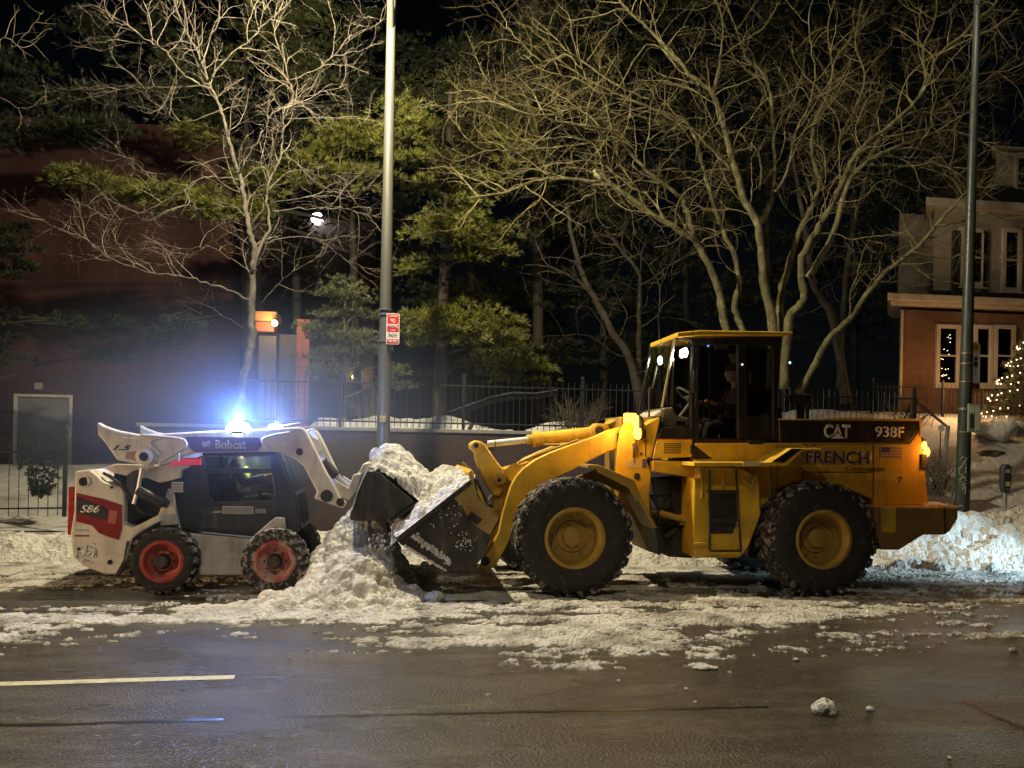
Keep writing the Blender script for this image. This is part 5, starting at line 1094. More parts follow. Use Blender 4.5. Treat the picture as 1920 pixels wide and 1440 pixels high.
# the rear grille face
g0, g1 = z1(1496, 690, YH), z1(1518, 925, YH)
gr = MB(); [gr.box((g0.x + (g1.x - g0.x) * t + .012, YC, g0.z + (g1.z - g0.z) * t), (.012, 1.2, .03)) for t in [i / 9 for i in range(10)]]; gr.build('rear_grille', M['dark'], LD)
# bucket
YK0, YK1 = YN - .08, 2 * YC - YN + .08
tip = (262, 862); sidep = [tip, (715, 508), (742, 500), (762, 622), (825, 672), (888, 740), (886, 765), (832, 850), (800, 960), (735, 1032), (640, 1066), (560, 1062), (300, 890)]
bkt = P2(sidep, YK0, YK0 + .05).build('bucket_side', M['black_steel'], LD, bevel=.008)
P2(sidep, YK1 - .05, YK1, YK0).build('bucket_side', M['black_steel'], LD, bevel=.008)
P2([(592, 606), (730, 512), (752, 625), (818, 678), (880, 745), (828, 842), (760, 800), (716, 760), (690, 720), (655, 660)], YK0 - .012, YK0 - .001).build('lit_patch', M['lit_olive_steel'], bkt, bevel=.004)  # olive patch paints the lit part of the bucket side
P2([(686, 735), (718, 702), (782, 748), (750, 782)], YK0 - .02, YK0 - .0125).build('lifting_hole', M['black'], bkt)
P2([(262, 862), (706, 512), (725, 530), (290, 880)], YK0 - .022, YK0 - .001).build('side_cutter', M['black_steel'], bkt, bevel=.006)
P2([(330, 880), (360, 862), (585, 1020), (580, 1050), (555, 1058)], YK0 - .02, YK0 - .001).build('wear_bar', M['black'], bkt, bevel=.004)
sn = MB(); random.seed(4)
for k in range(240):
    t = random.random(); u = random.gauss(0, .5)
    a = (360 + 235 * t + u * 14, 845 + 165 * t + u * -14) if k % 3 else (315 + 250 * t + u * 6, 905 + 150 * t + u * 6)
    p = z2(a[0], a[1], YK0 - .012); sn.ball(p, random.uniform(.008, .022), 6, 4, (1, .7, 1))
for k in range(90):
    p = z2(random.gauss(680, 30) if k % 2 else random.gauss(560, 90), random.gauss(890, 30) if k % 2 else random.gauss(720, 70), YK0 - .004); sn.ball(p, random.uniform(.004, .012), 6, 4, (1, .6, 1))
sn.build('caked_snow', M['snow'], bkt, smooth=180)
outer = [(262, 862), (300, 893), (560, 1066), (640, 1070), (735, 1036), (800, 964), (836, 850), (840, 700), (800, 600), (765, 520), (742, 498)]
inner = [(742, 498 + 2), (750, 525), (784, 606), (822, 704), (816, 845), (784, 952), (728, 1014), (640, 1046), (568, 1042), (310, 872), (270, 856)]
P2(outer + inner, YK0 + .051, YK1 - .051, YK0).build('bucket_shell', M['black_steel'], LD, bevel=.004)
P2([(238, 842), (262, 858), (318, 905), (300, 905)], YK0 - .01, YK1 + .01, YK0).build('cutting_edge', M['dark'], LD, bevel=.004)
P2([(700, 470), (722, 450), (760, 560), (822, 665), (800, 668), (745, 580), (712, 515)], YK0 + .06, YK1 - .06, YK0).build('spill_guard', M['yellow'], LD, bevel=.006)
P2([(655, 410), (668, 400), (735, 470), (700, 500)], YK1 - .12, YK1 - .03, YK1).build('guard_corner', M['brown_steel'], LD, bevel=.006)
# the snow it carries
A, B = z2(262, 862, YK0), z2(742, 500, YK0)
X, Y = grid(A.x - .06, B.x + .02, YK0 + .03, YK1 - .03, .018)
t = (X - A.x) / (B.x - A.x); bz = A.z + t * (B.z - A.z)
u_ = (Y - YK0) / (YK1 - YK0)
hp = np.sin(np.clip(t, 0, 1) * math.pi) ** .6 * np.sin(np.clip(u_, 0, 1) * math.pi) ** .55
H = bz - .05 + hp * .31 * (.6 + .8 * fbm(X, Y, 1.6, 4, 91)) + (fbm(X, Y, 9, 3, 92) - .5) * .07
H = clods(X, Y, H, [(rng.uniform(A.x, B.x), rng.uniform(YK0 + .1, YK1 - .1), min(.10, .018 + rng.exponential(.02)), rng.uniform(.7, 1.15)) for _ in range(1500)]); H = crumb(X, Y, H, .8)
o = field('snow_load', X, Y, H, M['snow'], base=(A.x, YK0, A.z)); tag(o, 'heap of lumpy snow filling the tilted bucket of the yellow loader', 'snow heap')
# driver
skin_m = plain('skin', (.48, .28, .19), .5)
hp_ = z7(1200, 1010, YC); person_seated('person in a brown coat and dark beanie at the wheel in the loader cab', (hp_.x, YC - .05, z7(1130, 560, YC).z - .76), -1, paint('brown_coat', (.13, .07, .045), rough=.8), paint('dark_trousers', (.03, .03, .035), rough=.8), paint('dark_beanie', (.02, .02, .022), rough=.9), skin_m)
# ================================================================== WHITE SKID STEER
YS = 10.65; YSC = YS + .93
z3 = lambda a, c, y: at(*Z3([(a, c)])[0], y)
def P3(pts, y0, y1, yt=None): return MB().prism(PZ(Z3, pts, yt if yt else y0), y0, y1)
sr_, sf = at(303, 1060, YS), at(514, 1058, YS); RS = .395
SK = root('skid_steer', ((sr_.x + sf.x) / 2, YSC, 0), 'white skid steer loader with red trim and a bright blue white beacon', 'loader')
for x, rm, tm, tt_ in ((sr_.x, M['redwheel'], M['tread'], M['tyre']), (sf.x, M['redwheel_snow'], M['tread_heavy'], M['tyre_snow'])): wheel(SK, x, YS, RS, .30, RS, .225, tt_, tm, rm, .085, 18, .035, 1, M['dark'], 20, .075, 8, .125)
for x in (sr_.x, sf.x): wheel(SK, x, 2 * YSC - YS, RS, .30, RS, .225, M['tyre'], M['tread'], M['redwheel'], .085, 18, .035, -1, M['dark'], 20, .075, 8, .125)
YD = YS + .31; YDF = 2 * YSC - YD
P3([(740, 700), (770, 830), (900, 838), (1180, 866), (1300, 760), (1335, 735), (1388, 738), (1400, 850), (1300, 1085), (700, 1085), (480, 1080), (440, 1000), (470, 860), (560, 780), (640, 715)], YD, YDF).build('chassis', M['white'], SK, bevel=.015)
YU = YS + .12; YUF = 2 * YSC - YU
tg = P3([(128, 460), (215, 449), (246, 470), (300, 520), (412, 556), (428, 600), (424, 775), (478, 798), (640, 715), (645, 760), (520, 830), (478, 862), (440, 985), (385, 1082), (300, 1076), (180, 1030), (116, 975), (100, 840), (122, 700)], YU, YUF).build('rear_body', M['white'], SK, bevel=.02)
rd = P3([(138, 590), (300, 625), (412, 662), (412, 805), (392, 872), (320, 850), (272, 830), (232, 785), (136, 762)], YU - .006, YU - .0005).build('red_decal', M['red'], SK, bevel=.002)
P3([(138, 612), (315, 682), (333, 715), (322, 752), (138, 708)], YU - .011, YU - .0065).build('dark_inset', M['decal_dark'], SK)
P3([(335, 690), (385, 700), (372, 775), (325, 770)], YU - .010, YU - .0065).build('pale_inset', paint('pale_red', (.45, .12, .10)), SK)
a, c = z3(165, 660, YU), z3(282, 708, YU); text_mesh('lettering', 'S86', a.x, c.x, c.z, a.z, YU - .014, M['letter'], SK, shear=.35, bold=.02)
P3([(90, 555), (124, 552), (124, 700), (104, 842), (84, 842), (86, 700)], YU + .03, YU + .22).build('tail_light', paint('red_lens_shell', (.40, .02, .02), rough=.3), SK, bevel=.008)
P3([(128, 842), (216, 842), (216, 852), (128, 852)], YU - .004, YU - .0005).build('red_stripe', M['red'], SK); P3([(134, 805), (212, 808), (212, 822), (134, 820)], YU - .004, YU - .0005).build('small_decal', M['letter_grey'], SK)
bo = MB(); [bo.cyl(z3(a, c, YU - .012), z3(a, c, YU + .01), r, n=16) for a, c, r in ((183, 522, .05), (350, 556, .018), (340, 1005, .03), (152, 925, .018))]; bo.build('bolt', M['dark'], SK)
MB().lathe((z3(183, 522, YU).x, YU - .004, z3(183, 522, YU).z), [(.055, -.012), (.07, -.01), (.07, .006), (.055, .006)], 22, closed=True).build('pivot_ring', M['white'], SK)
sn = MB(); random.seed(14)
for k in range(60): p = z3(random.gauss(205, 28), random.gauss(940, 24), YU - .004); sn.ball(p, random.uniform(.006, .022), 6, 4, (1.3, .5, 1))
sn.build('caked_snow', M['snow'], SK, smooth=180)
P3([(440, 880), (452, 880), (400, 1078), (372, 1080), (420, 990)], YU - .03, YU + .02).build('fender_edge', M['dark'], SK)
# engine bay and uprights
P3([(365, 430), (760, 430), (765, 470), (752, 520), (700, 560), (640, 715), (424, 770), (428, 600), (412, 540), (360, 520)], YU + .13, YUF - .13).build('engine_bay', M['dark'], SK, bevel=.02)
P3([(300, 440), (370, 415), (820, 428), (768, 455), (762, 500), (640, 530), (560, 500), (500, 500), (360, 470)], YU + .05, YU + .125).build('upright', M['white'], SK, bevel=.012)
P3([(690, 560), (720, 600), (745, 780), (640, 790), (630, 720)], YU + .10, YU + .18).build('lower_upright', M['white'], SK, bevel=.012)
P3([(440, 480), (480, 455), (520, 450), (520, 520), (480, 640), (430, 620), (440, 540)], YU + .02, YU + .1).build('pivot_bracket', M['dark'], SK, bevel=.01)
lc = MB(); lc.cyl(z3(505, 575, YU + .03), z3(668, 650, YU + .03), .068, n=20).cyl(z3(655, 645, YU + .03), z3(690, 660, YU + .03), .05, n=16); lc.build('lift_cylinder', M['black'], SK, bevel=.005)
st = MB(); st.tube([z3(532, 440, YU), z3(510, 560, YU), z3(482, 655, YU)], .024, 10); st.build('lift_strut', M['chrome'], SK)
hs_ = MB(); random.seed(3)
for k in range(7): hs_.tube(smooth_path([z3(300 + 20 * k, 470 + 8 * k, YU + .08), z3(380 + 12 * k, 520 + 14 * k, YU + .02), z3(450 + 8 * k, 580 + 14 * k, YU + .06), z3(470 + 14 * k, 690 + 6 * k, YU + .08)], 5), .017, 7)
hs_.build('hydraulic_hose', M['hose'], SK, smooth=180)
gb = MB(); [gb.bb(z3(712, 0, YU).x, z3(775, 0, YU).x, YU + .05, YU + .12, z3(0, 522 + k * 17, YU).z - .012, z3(0, 522 + k * 17, YU).z + .012) for k in range(4)]; gb.build('cooler_grille', M['letter_grey'], SK)
# cab
YCb = YS + .34; YCbF = 2 * YSC - YCb
cf = MB(); cf2 = MB()
def sstrip(pts, th=.07): cf.prism(PZ(Z3, pts, YCb), YCb, YCb + th); cf2.prism(PZ(Z3, pts, YCb), YCbF - th, YCbF)
sstrip([(893, 358), (1345, 343), (1352, 366), (900, 374)]); sstrip([(907, 440), (1310, 440), (1318, 470), (914, 472)])
sstrip([(740, 432), (893, 362), (903, 374), (932, 602), (966, 642), (966, 834), (880, 832), (745, 782), (700, 560)])
sstrip([(967, 642), (1300, 637), (1330, 600), (1292, 368), (1346, 352), (1440, 600), (1476, 800), (1460, 832), (1195, 863), (967, 836)])
M['cab_black'] = paint('misted_cab_paint', (.030, .031, .040), (.07, .07, .08), .4, .5)  # cab black lifted towards blue, the mist's veil put into the paint
cf.build('cab_frame', M['cab_black'], SK, bevel=.01); cf2.build('cab_frame', M['cab_black'], SK, bevel=.01)
P3([(890, 340), (1350, 334), (1352, 350), (892, 362)], YCb - .02, YCbF + .02).build('cab_roof', M['black'], SK, bevel=.012)
P3([(740, 432), (880, 372), (890, 380), (900, 830), (745, 782), (702, 560)], YCb + .075, YCbF - .075).build('cab_rear', M['black'], SK)
P3([(900, 800), (1440, 790), (1455, 832), (1195, 862), (900, 832)], YCb + .075, YCbF - .075).build('cab_floor', M['dark'], SK)
for y in (YCb + .03, YCbF - .036):
    P3([(912, 470), (1310, 470), (1332, 600), (1300, 638), (966, 642), (932, 602)], y, y + .006, YCb).build('side_window', M['glass'], SK)
    P3([(903, 374), (1290, 368), (1300, 440), (907, 440)], y, y + .006, YCb).build('upper_window', M['glass'], SK)
fa = [z3(1348, 352, YCb), z3(1440, 600, YCb), z3(1474, 800, YCb)]
ds = MB()
for y in (YCb + .08, YSC, YCbF - .08): ds.tube([Vector((p.x, y, p.z)) for p in fa], .022, 6)
for t in (fa[0], fa[1], fa[2]): ds.tube([(t.x, YCb + .06, t.z), (t.x, YCbF - .06, t.z)], .025, 6)
ds.build('front_door_frame', M['black'], SK)
MB().add([(fa[0].x, YCb + .1, fa[0].z), (fa[1].x, YCb + .1, fa[1].z), (fa[2].x, YCb + .1, fa[2].z), (fa[2].x, YCbF - .1, fa[2].z), (fa[1].x, YCbF - .1, fa[1].z), (fa[0].x, YCbF - .1, fa[0].z)], [(0, 1, 4, 5), (1, 2, 3, 4)]).build('front_window', M['glass'], SK, fix=False)
a, c = z3(1015, 668, YCb), z3(1200, 716, YCb); MB().bb(a.x, c.x, YCb - .006, YCb - .0005, c.z, a.z).build('label_plate', plain('grey_label', (.34, .33, .34), .5), SK)
mb = MB(); [mb.bb(a.x + .02, c.x - .02, YCb - .0085, YCb - .0065, c.z + .02 + k * .022, c.z + .026 + k * .022) for k in range(3)]; mb.build('label_text', M['letter_dark'], SK)
a, c = z3(1210, 684, YCb), z3(1275, 712, YCb); MB().bb(a.x, c.x, YCb - .006, YCb - .0005, c.z, a.z).build('label_plate', plain('grey_label_2', (.22, .21, .23), .5), SK)
mb = MB(); mb.tube([z3(958, 706, YCb - .012), z3(1008, 702, YCb - .012)], .010, 6).tube([z3(890, 826, YCb - .02), z3(1195, 858, YCb - .02)], .012, 6); mb.build('trim_strip', M['letter_grey'], SK)
tl = P3([(650, 412), (700, 380), (884, 380), (884, 422), (650, 424)], YCb - .05, YCb - .004).build('marker_light', emit('pink_marker', (.85, .05, .08), .35), SK, bevel=.006)
# lift arms
YA = YS + .03
arm = [(262, 164), (300, 186), (380, 214), (520, 240), (1010, 213), (1310, 203), (1468, 194), (1498, 200), (1518, 222), (1565, 315), (1625, 440), (1722, 620), (1760, 648), (1748, 676), (1730, 682), (1562, 622), (1582, 585), (1548, 520), (1502, 432), (1452, 390), (1372, 352), (1300, 342), (840, 352), (760, 378), (722, 400), (640, 432), (628, 410), (600, 400), (588, 432), (470, 410), (378, 392), (372, 380), (310, 290), (266, 240)]
for y in (YA, 2 * YSC - YA - .13):
    la = P3(arm, y, y + .13, YA).build('lift_arm', M['white'], SK, bevel=.02)
    if y == YA:
        P3([(790, 256), (812, 252), (1232, 258), (1262, 290), (1225, 340), (850, 346), (820, 322)], y - .005, y - .0005).build('name_panel', paint('violet_panel', (.15, .11, .24), (.05, .04, .07), .4), la)
        a, c = z3(972, 272, y), z3(1155, 328, y); text_mesh('lettering', 'Bobcat', a.x, c.x, c.z, a.z, y - .008, M['letter_grey'], la, bold=.025)
        a, c = z3(886, 276, y), z3(940, 322, y); P3([(888, 300), (896, 278), (912, 286), (936, 274), (944, 292), (930, 300), (940, 316), (916, 310), (900, 322), (898, 306)], y - .009, y - .0055).build('emblem', M['letter_grey'], la)
        rp = MB()
        for line in ([(640, 360), (612, 330), (588, 305), (582, 286), (596, 272), (640, 262)], [(520, 242), (640, 250), (760, 264), (792, 280), (798, 305), (770, 328), (700, 372), (640, 404), (632, 432)], [(1300, 342), (1262, 300), (1254, 275), (1270, 258), (1330, 240), (1420, 226)], [(752, 352), (756, 372), (750, 398)]):
            MB().tube(smooth_path([z3(*p, y - .006) for p in line], 4), .014, 8).build('raised_edge', M['white'], la, smooth=180)
        bb_ = MB().lathe((z3(548, 372, y).x, y - .02, z3(548, 372, y).z), [(.055, -.02), (.10, -.01), (.105, .02), (.055, .02)], 26, closed=True); bb_.build('pivot_boss', M['white'], la)
        MB().cyl(z3(548, 374, y - .03), z3(548, 374, y + .01), .052, n=20).cyl(z3(1478, 343, y - .004), z3(1478, 343, y + .01), .045, n=18).cyl(z3(1640, 608, y - .01), z3(1640, 608, y + .01), .075, n=22).cyl(z3(1722, 645, y - .012), z3(1722, 645, y + .01), .05, n=20).build('arm_pin', M['dark'], la)
        P3([(440, 345), (500, 338), (500, 400), (430, 380)], y - .004, y - .0005).build('pink_decal', paint('faded_red_decal', (.50, .22, .20)), la)
        a, c = z3(358, 302, y), z3(470, 334, y); text_mesh('lettering', '1.5', a.x, c.x, c.z, a.z, y - .006, M['decal_dark'], la, shear=.4, bold=.03)
        wv_ = MB().tube([z3(412, 258, y - .004), z3(505, 264, y - .004)], .008, 6); wv_.build('weld_seam', M['white'], la)
MB().bb(z3(1480, 0, YA).x, z3(1540, 0, YA).x, YA + .14, 2 * YSC - YA - .14, z3(0, 330, YA).z, z3(0, 225, YA).z).build('cross_member', M['white'], SK, bevel=.03)
P3([(640, 405), (700, 380), (884, 378), (884, 384), (700, 386)], YA + .14, YA + .2).build('red_cover', M['red'], SK)
# far corner guards, hose bracket on the arm nose
hb = MB(); hb.tube([z3(1515, 225, YA + .18), z3(1556, 204, YA + .18), z3(1600, 262, YA + .18), z3(1590, 285, YA + .18), z3(1552, 262, YA + .18), z3(1520, 228, YA + .18)], .018, 7).tube(smooth_path([z3(1560, 270, YA + .18), z3(1592, 300, YA + .18), z3(1585, 330, YA + .18)], 4), .022, 8); hb.build('hose_guard', M['white'], SK)
tc = MB(); tc.cyl(z3(1615, 400, YA + .24), z3(1700, 490, YA + .24), .06, n=18); tcy = tc.build('tilt_cylinder', M['dark'], SK, bevel=.005); MB().cyl(z3(1695, 486, YA + .24), z3(1768, 545, YA + .24), .03, n=14).build('rod', M['chrome'], tcy)
tc = MB(); tc.cyl(z3(1615, 400, 2 * YSC - YA - .3), z3(1700, 490, 2 * YSC - YA - .3), .06, n=18).build('tilt_cylinder', M['dark'], SK)
P3([(1690, 510), (1770, 560), (1800, 480), (1850, 470), (1830, 560), (1770, 640), (1700, 600)], YA + .16, YA + .24).build('quick_coupler', M['white'], SK, bevel=.012)
P3([(1690, 510), (1770, 560), (1800, 480), (1850, 470), (1830, 560), (1770, 640), (1700, 600)], 2 * YSC - YA - .24, 2 * YSC - YA - .16, YA + .16).build('quick_coupler', M['white'], SK, bevel=.012)
# bucket tipping its load
YQ0, YQ1 = YS - .06, 2 * YSC - YS + .06
bp = [(-8, 722), (45, 560), (92, 460), (160, 464), (372, 642), (228, 752), (0, 752)]
def PQ(pts, y0, y1): return MB().prism(PZ(Z2, pts, YQ0), y0, y1)
bs_ = PQ(bp, YQ0, YQ0 + .035).build('bucket_side', M['black_steel'], SK, bevel=.006); PQ(bp, YQ1 - .035, YQ1).build('bucket_side', M['black_steel'], SK, bevel=.006)
PQ([(-14, 728), (40, 555), (88, 455), (100, 462), (58, 565), (6, 735), (6, 748), (228, 746), (372, 640), (378, 646), (230, 758), (-6, 758)], YQ0 + .036, YQ1 - .036).build('bucket_shell', M['black_steel'], SK)
PQ([(50, 535), (100, 425), (132, 440), (128, 452), (92, 458), (46, 560), (4, 690), (-6, 690)], YQ0 - .012, YQ0 + .08).build('bucket_edge', M['white'], bs_, bevel=.005)
PQ([(228, 757), (376, 650), (396, 640), (388, 660), (236, 764)], YQ0 - .01, YQ1 + .01).build('cutting_edge', M['dark'], SK)
P3([(1805, 520), (1850, 420), (1900, 410), (1925, 430), (1905, 470), (1860, 480), (1830, 560)], YQ0 + .3, YQ1 - .3, YQ0).build('bucket_back', M['white'], SK, bevel=.01)
# snow in it, spilling into the big bucket
A, B = z2(110, 466, YQ0), z2(372, 642, YQ0)
X, Y = grid(A.x - .04, A.x + 1.35, YQ0 + .036, YQ1 + .35, .018)
dd = X - A.x; u_ = np.clip((Y - YQ0) / (YQ1 + .35 - YQ0), 0, 1)
lift_ = np.interp(dd, [-.04, .08, .25, .45, .7, .95, 1.2, 1.35], [.0, .30, .47, .47, .48, .44, .22, -.1])
H = A.z + .02 - .80 * np.clip(dd - .08, 0, .72) + lift_ * np.sin(u_ * math.pi) ** .5 * (.70 + .5 * fbm(X, Y, 2, 4, 95)) + (fbm(X, Y, 8, 3, 96) - .5) * .08 - .04
H = clods(X, Y, H, [(rng.uniform(A.x, A.x + 1.2), rng.uniform(YQ0 + .08, YQ1 + .2), min(.11, .02 + rng.exponential(.022)), rng.uniform(.7, 1.15)) for _ in range(1300)]); H = crumb(X, Y, H, .8)
tag(field('snow_load', X, Y, H, M['snow'], base=(A.x, YQ0, A.z)), 'bright heap of snow sliding out of the skid steer bucket', 'snow heap')
# beacon and second lamp
Bq = z3(1110, 201, YA + .03); Bq = Vector((Bq.x, YA + .03, Bq.z))
bc = MB().lathe((Bq.x, Bq.y, Bq.z - .07), [(0, 0), (.10, 0), (.10, .03), (0, .03)], 22, 'z').build('beacon', M['black'], SK)
MB().ball(Bq, .105, 22, 14, (1.35, 1, .8)).build('lens', emit('beacon_lens', (.50, .72, 1.0), 36), bc)
lamp('beacon_light', Bq + Vector((0, -.02, .14)), 240, (.18, .34, 1.0), .06)
mm = bpy.data.materials.new('glow_haze'); mm.use_nodes = True; mt_ = mm.node_tree; mt_.nodes.clear()
pv = mt_.nodes.new('ShaderNodeVolumePrincipled'); pv.inputs['Color'].default_value = (.9, .93, 1, 1); pv.inputs['Density'].default_value = .012; pv.inputs['Anisotropy'].default_value = .25
ou = mt_.nodes.new('ShaderNodeOutputMaterial'); mt_.links.new(pv.outputs[0], ou.inputs['Volume'])
SZ = (4.6, 2.3, 2.2)
tc = mt_.nodes.new('ShaderNodeTexCoord'); mp = mt_.nodes.new('ShaderNodeMapping'); mp.inputs['Scale'].default_value = tuple(1 / q for q in SZ)
ln = mt_.nodes.new('ShaderNodeVectorMath'); ln.operation = 'LENGTH'; mt_.links.new(tc.outputs['Object'], mp.inputs[0]); mt_.links.new(mp.outputs[0], ln.inputs[0])
iv = mt_.nodes.new('ShaderNodeMath'); iv.operation = 'SUBTRACT'; iv.use_clamp = True; iv.inputs[0].default_value = 1; mt_.links.new(ln.outputs['Value'], iv.inputs[1])
pw = mt_.nodes.new('ShaderNodeMath'); pw.operation = 'POWER'; pw.inputs[1].default_value = 2.4; mt_.links.new(iv.outputs[0], pw.inputs[0])
ml = mt_.nodes.new('ShaderNodeMath'); ml.operation = 'MULTIPLY'; ml.inputs[1].default_value = .26; mt_.links.new(pw.outputs[0], ml.inputs[0]); mt_.links.new(ml.outputs[0], pv.inputs['Density'])
pv.inputs['Color'].default_value = (.62, .76, 1, 1)  # blue of the beacon's glow put into the haze colour
glow_haze = stuff(MB().ball((0, 0, 0), 1, 48, 32, SZ).build('beacon_glow_haze', mm, smooth=180)); glow_haze.location = (Bq.x - .15, Bq.y + .7, Bq.z + .05)  # haze ball added round the beacon to give it a glow
S.cycles.volume_step_rate = 1.0; S.cycles.volume_max_steps = 64
B2 = z3(1352, 192, YSC - .5); b2 = MB().bb(B2.x - .12, B2.x + .06, YSC - .58, YSC - .42, B2.z - .035, B2.z + .02).box((B2.x + .14, YSC - .5, B2.z + .03), (.24, .14, .012), Matrix.Rotation(R_(-10), 3, 'Y')).build('roof_lamp', M['white'], SK, bevel=.008)
MB().ball((B2.x - .03, YSC - .58, B2.z), .04, 14, 10, (1.8, .5, .7)).build('lens', emit('roof_lamp_lens', (.75, .85, 1.0), 40), b2)
lamp('roof_lamp_light', (B2.x, YSC - .62, B2.z + .08), 26, (.5, .62, 1), .05)
# seat, operator
P3([(1000, 640), (1010, 520), (1060, 470), (1090, 520), (1100, 640), (1200, 650), (1200, 760), (1000, 760)], YSC - .25, YSC + .25).build('seat', M['seat'], SK, bevel=.03)
jy = MB(); jy.tube([z3(1235, 800, YSC - .25), z3(1240, 620, YSC - .25), z3(1238, 590, YSC - .25)], .018, 8).ball(z3(1238, 580, YSC - .25), .035, 10, 8).tube([z3(1285, 800, YSC + .2), z3(1290, 580, YSC + .2)], .016, 8); jy.build('joystick', M['seat'], SK)
hz = plain('hi_vis_vest', (.55, .75, .10), .7)
hq = z3(1105, 640, YSC); person_seated('person in a yellow high visibility vest seated inside the skid steer cab', (hq.x, YSC, hq.z), 1, paint('dark_hoodie', (.05, .05, .06), rough=.8), paint('work_trousers', (.04, .04, .05), rough=.8), paint('knit_hat', (.05, .05, .05), rough=.9), skin_m, hz)
lamp('cab_dome_light', (hq.x + .25, YSC - .1, z3(1105, 385, YSC).z), 9.0, (.9, .95, .7), .03)
# ================================================================== THE PILE BETWEEN THEM
X, Y = grid(-2.35, .75, 9.35, 13.0, .014)
H = .86 * np.exp(-(((X + .62) / .50) ** 2) ** 1.3 - ((Y - 11.75) / .85) ** 2) + .40 * np.exp(-((X + .52) / .52) ** 2 - ((Y - 10.40) / .45) ** 2) + .17 * np.exp(-((X + .75) / .85) ** 2 - ((Y - 9.95) / .30) ** 2) + .42 * np.exp(-((X + .20) / .40) ** 2 - ((Y - 11.7) / .9) ** 2)
ed = H > .05
H = H * (.7 + .6 * fbm(X, Y, 2.2, 5, 61)) + (fbm(X, Y, 7, 4, 62, .6) - .5) * .12 * np.clip(H * 6, 0, 1) - .055
cl = []
for _ in range(2600):
    cx, cy = rng.normal(-.55, .48), rng.normal(10.6, .75); cl.append((cx, cy, min(.14, .016 + rng.exponential(.024)), rng.uniform(.8, 1.25)))
for _ in range(900): cl.append((rng.normal(-.6, .75), rng.normal(9.82, .2), .014 + rng.exponential(.014), rng.uniform(.85, 1.25)))
cl += [(-.62, 10.05, .15, 1), (-.42, 9.9, .13, 1), (-.95, 9.85, .12, 1), (-.2, 9.8, .12, .9), (.05, 9.78, .11, .9), (-1.25, 9.8, .08, 1), (-.7, 10.3, .17, 1)]
H = crumb(X, Y, clods(X, Y, H, cl), np.clip(H * 9, 0, 1))
pile = field('snow_pile', X, Y, H, M['snow_dirty'], keep=H > -.02, base=(-.8, 10.8, 0)); tag(pile, 'lumpy mound of dirty snow on the road between the two machines', 'snow pile')
# powder and crumbs dropping from the edge of the big bucket
random.seed(77); mb = MB()
for k in range(900):
    t = random.random(); px = 712 + random.gauss(0, 11) + 12 * t; py = 1000 + t * 110
    p = at(px, py, YK0 + random.uniform(.05, 1.4)); r = random.uniform(.003, .009) * (1 if random.random() < .92 else 2.2); mb.ball(p, r, 5, 4, (1, 1, 1.6))
stuff(mb.build('falling_snow', M['snow'], smooth=180))
# ================================================================== STREET FURNITURE
# silver lamp pole
PYV = 14.3
pb = at(717, 900, PYV); ptop = at(733, 0, PYV)
lp = root('street_lamp', (pb.x, PYV, .12), 'tall silver tapered street lamp pole rising behind the snow pile', 'street lamp')
alu, nt, b = nmat('brushed_aluminium'); b.inputs['Base Color'].default_value = (.15, .147, .13, 1); b.inputs['Metallic'].default_value = .45
nt.links.new(ramp(nt, tex(nt, scale=6, detail=8, stretch=(1, 1, .15)), [(.3, (.30,) * 3), (.7, (.48,) * 3)]), b.inputs['Roughness']); bump(nt, b, tex(nt, scale=60, detail=3), .1, .003)
zt = 9.15
MB().tube([(pb.x, PYV, .1), (pb.x, PYV, 2), (pb.x, PYV, 5), (pb.x, PYV, zt)], [.118, .112, .092, .072], 28).build('pole', alu, lp, smooth=60)
MB().lathe((pb.x, PYV, .12), [(0, 0), (.2, 0), (.2, .05), (.15, .12), (.13, .3), (0, .3)], 24, 'z').build('base', alu, lp)
MB().tube([(pb.x, PYV, zt - .5), (pb.x, PYV - .35, zt - .12), (pb.x, PYV - 1.1, zt + .12), (pb.x, PYV - 2.0, zt + .18)], [.045, .045, .04, .035], 12).build('arm', alu, lp)
hd = MB().ball((pb.x, PYV - 2.3, zt + .16), .16, 20, 12, (1, 2.6, .55)).build('lamp_head', paint('grey_head', (.35, .35, .34)), lp)
MB().ball((pb.x, PYV - 2.3, zt + .10), .11, 18, 10, (1, 2.0, .5)).build('lens', emit('street_lamp_lens', (1, .86, .5), 30), hd)
st = at(718, 785, PYV - .13); MB().bb(st.x - .045, st.x + .045, PYV - .125, PYV - .1, st.z - .05, st.z + .05).build('number_plate', paint('yellow_sticker', (.6, .5, .15)), lp)
text_mesh('number', '51', st.x - .03, st.x + .03, st.z - .03, st.z + .03, PYV - .128, M['letter_dark'], lp)
bd = MB()
for yy in (581, 590, 640): z_ = at(720, yy, PYV).z; bd.lathe((pb.x, PYV, z_), [(.108, -.012), (.118, -.012), (.118, .012), (.108, .012)], 24, 'z', closed=True)
bd.build('band', paint('steel_band', (.12, .12, .12), rough=.4), lp)
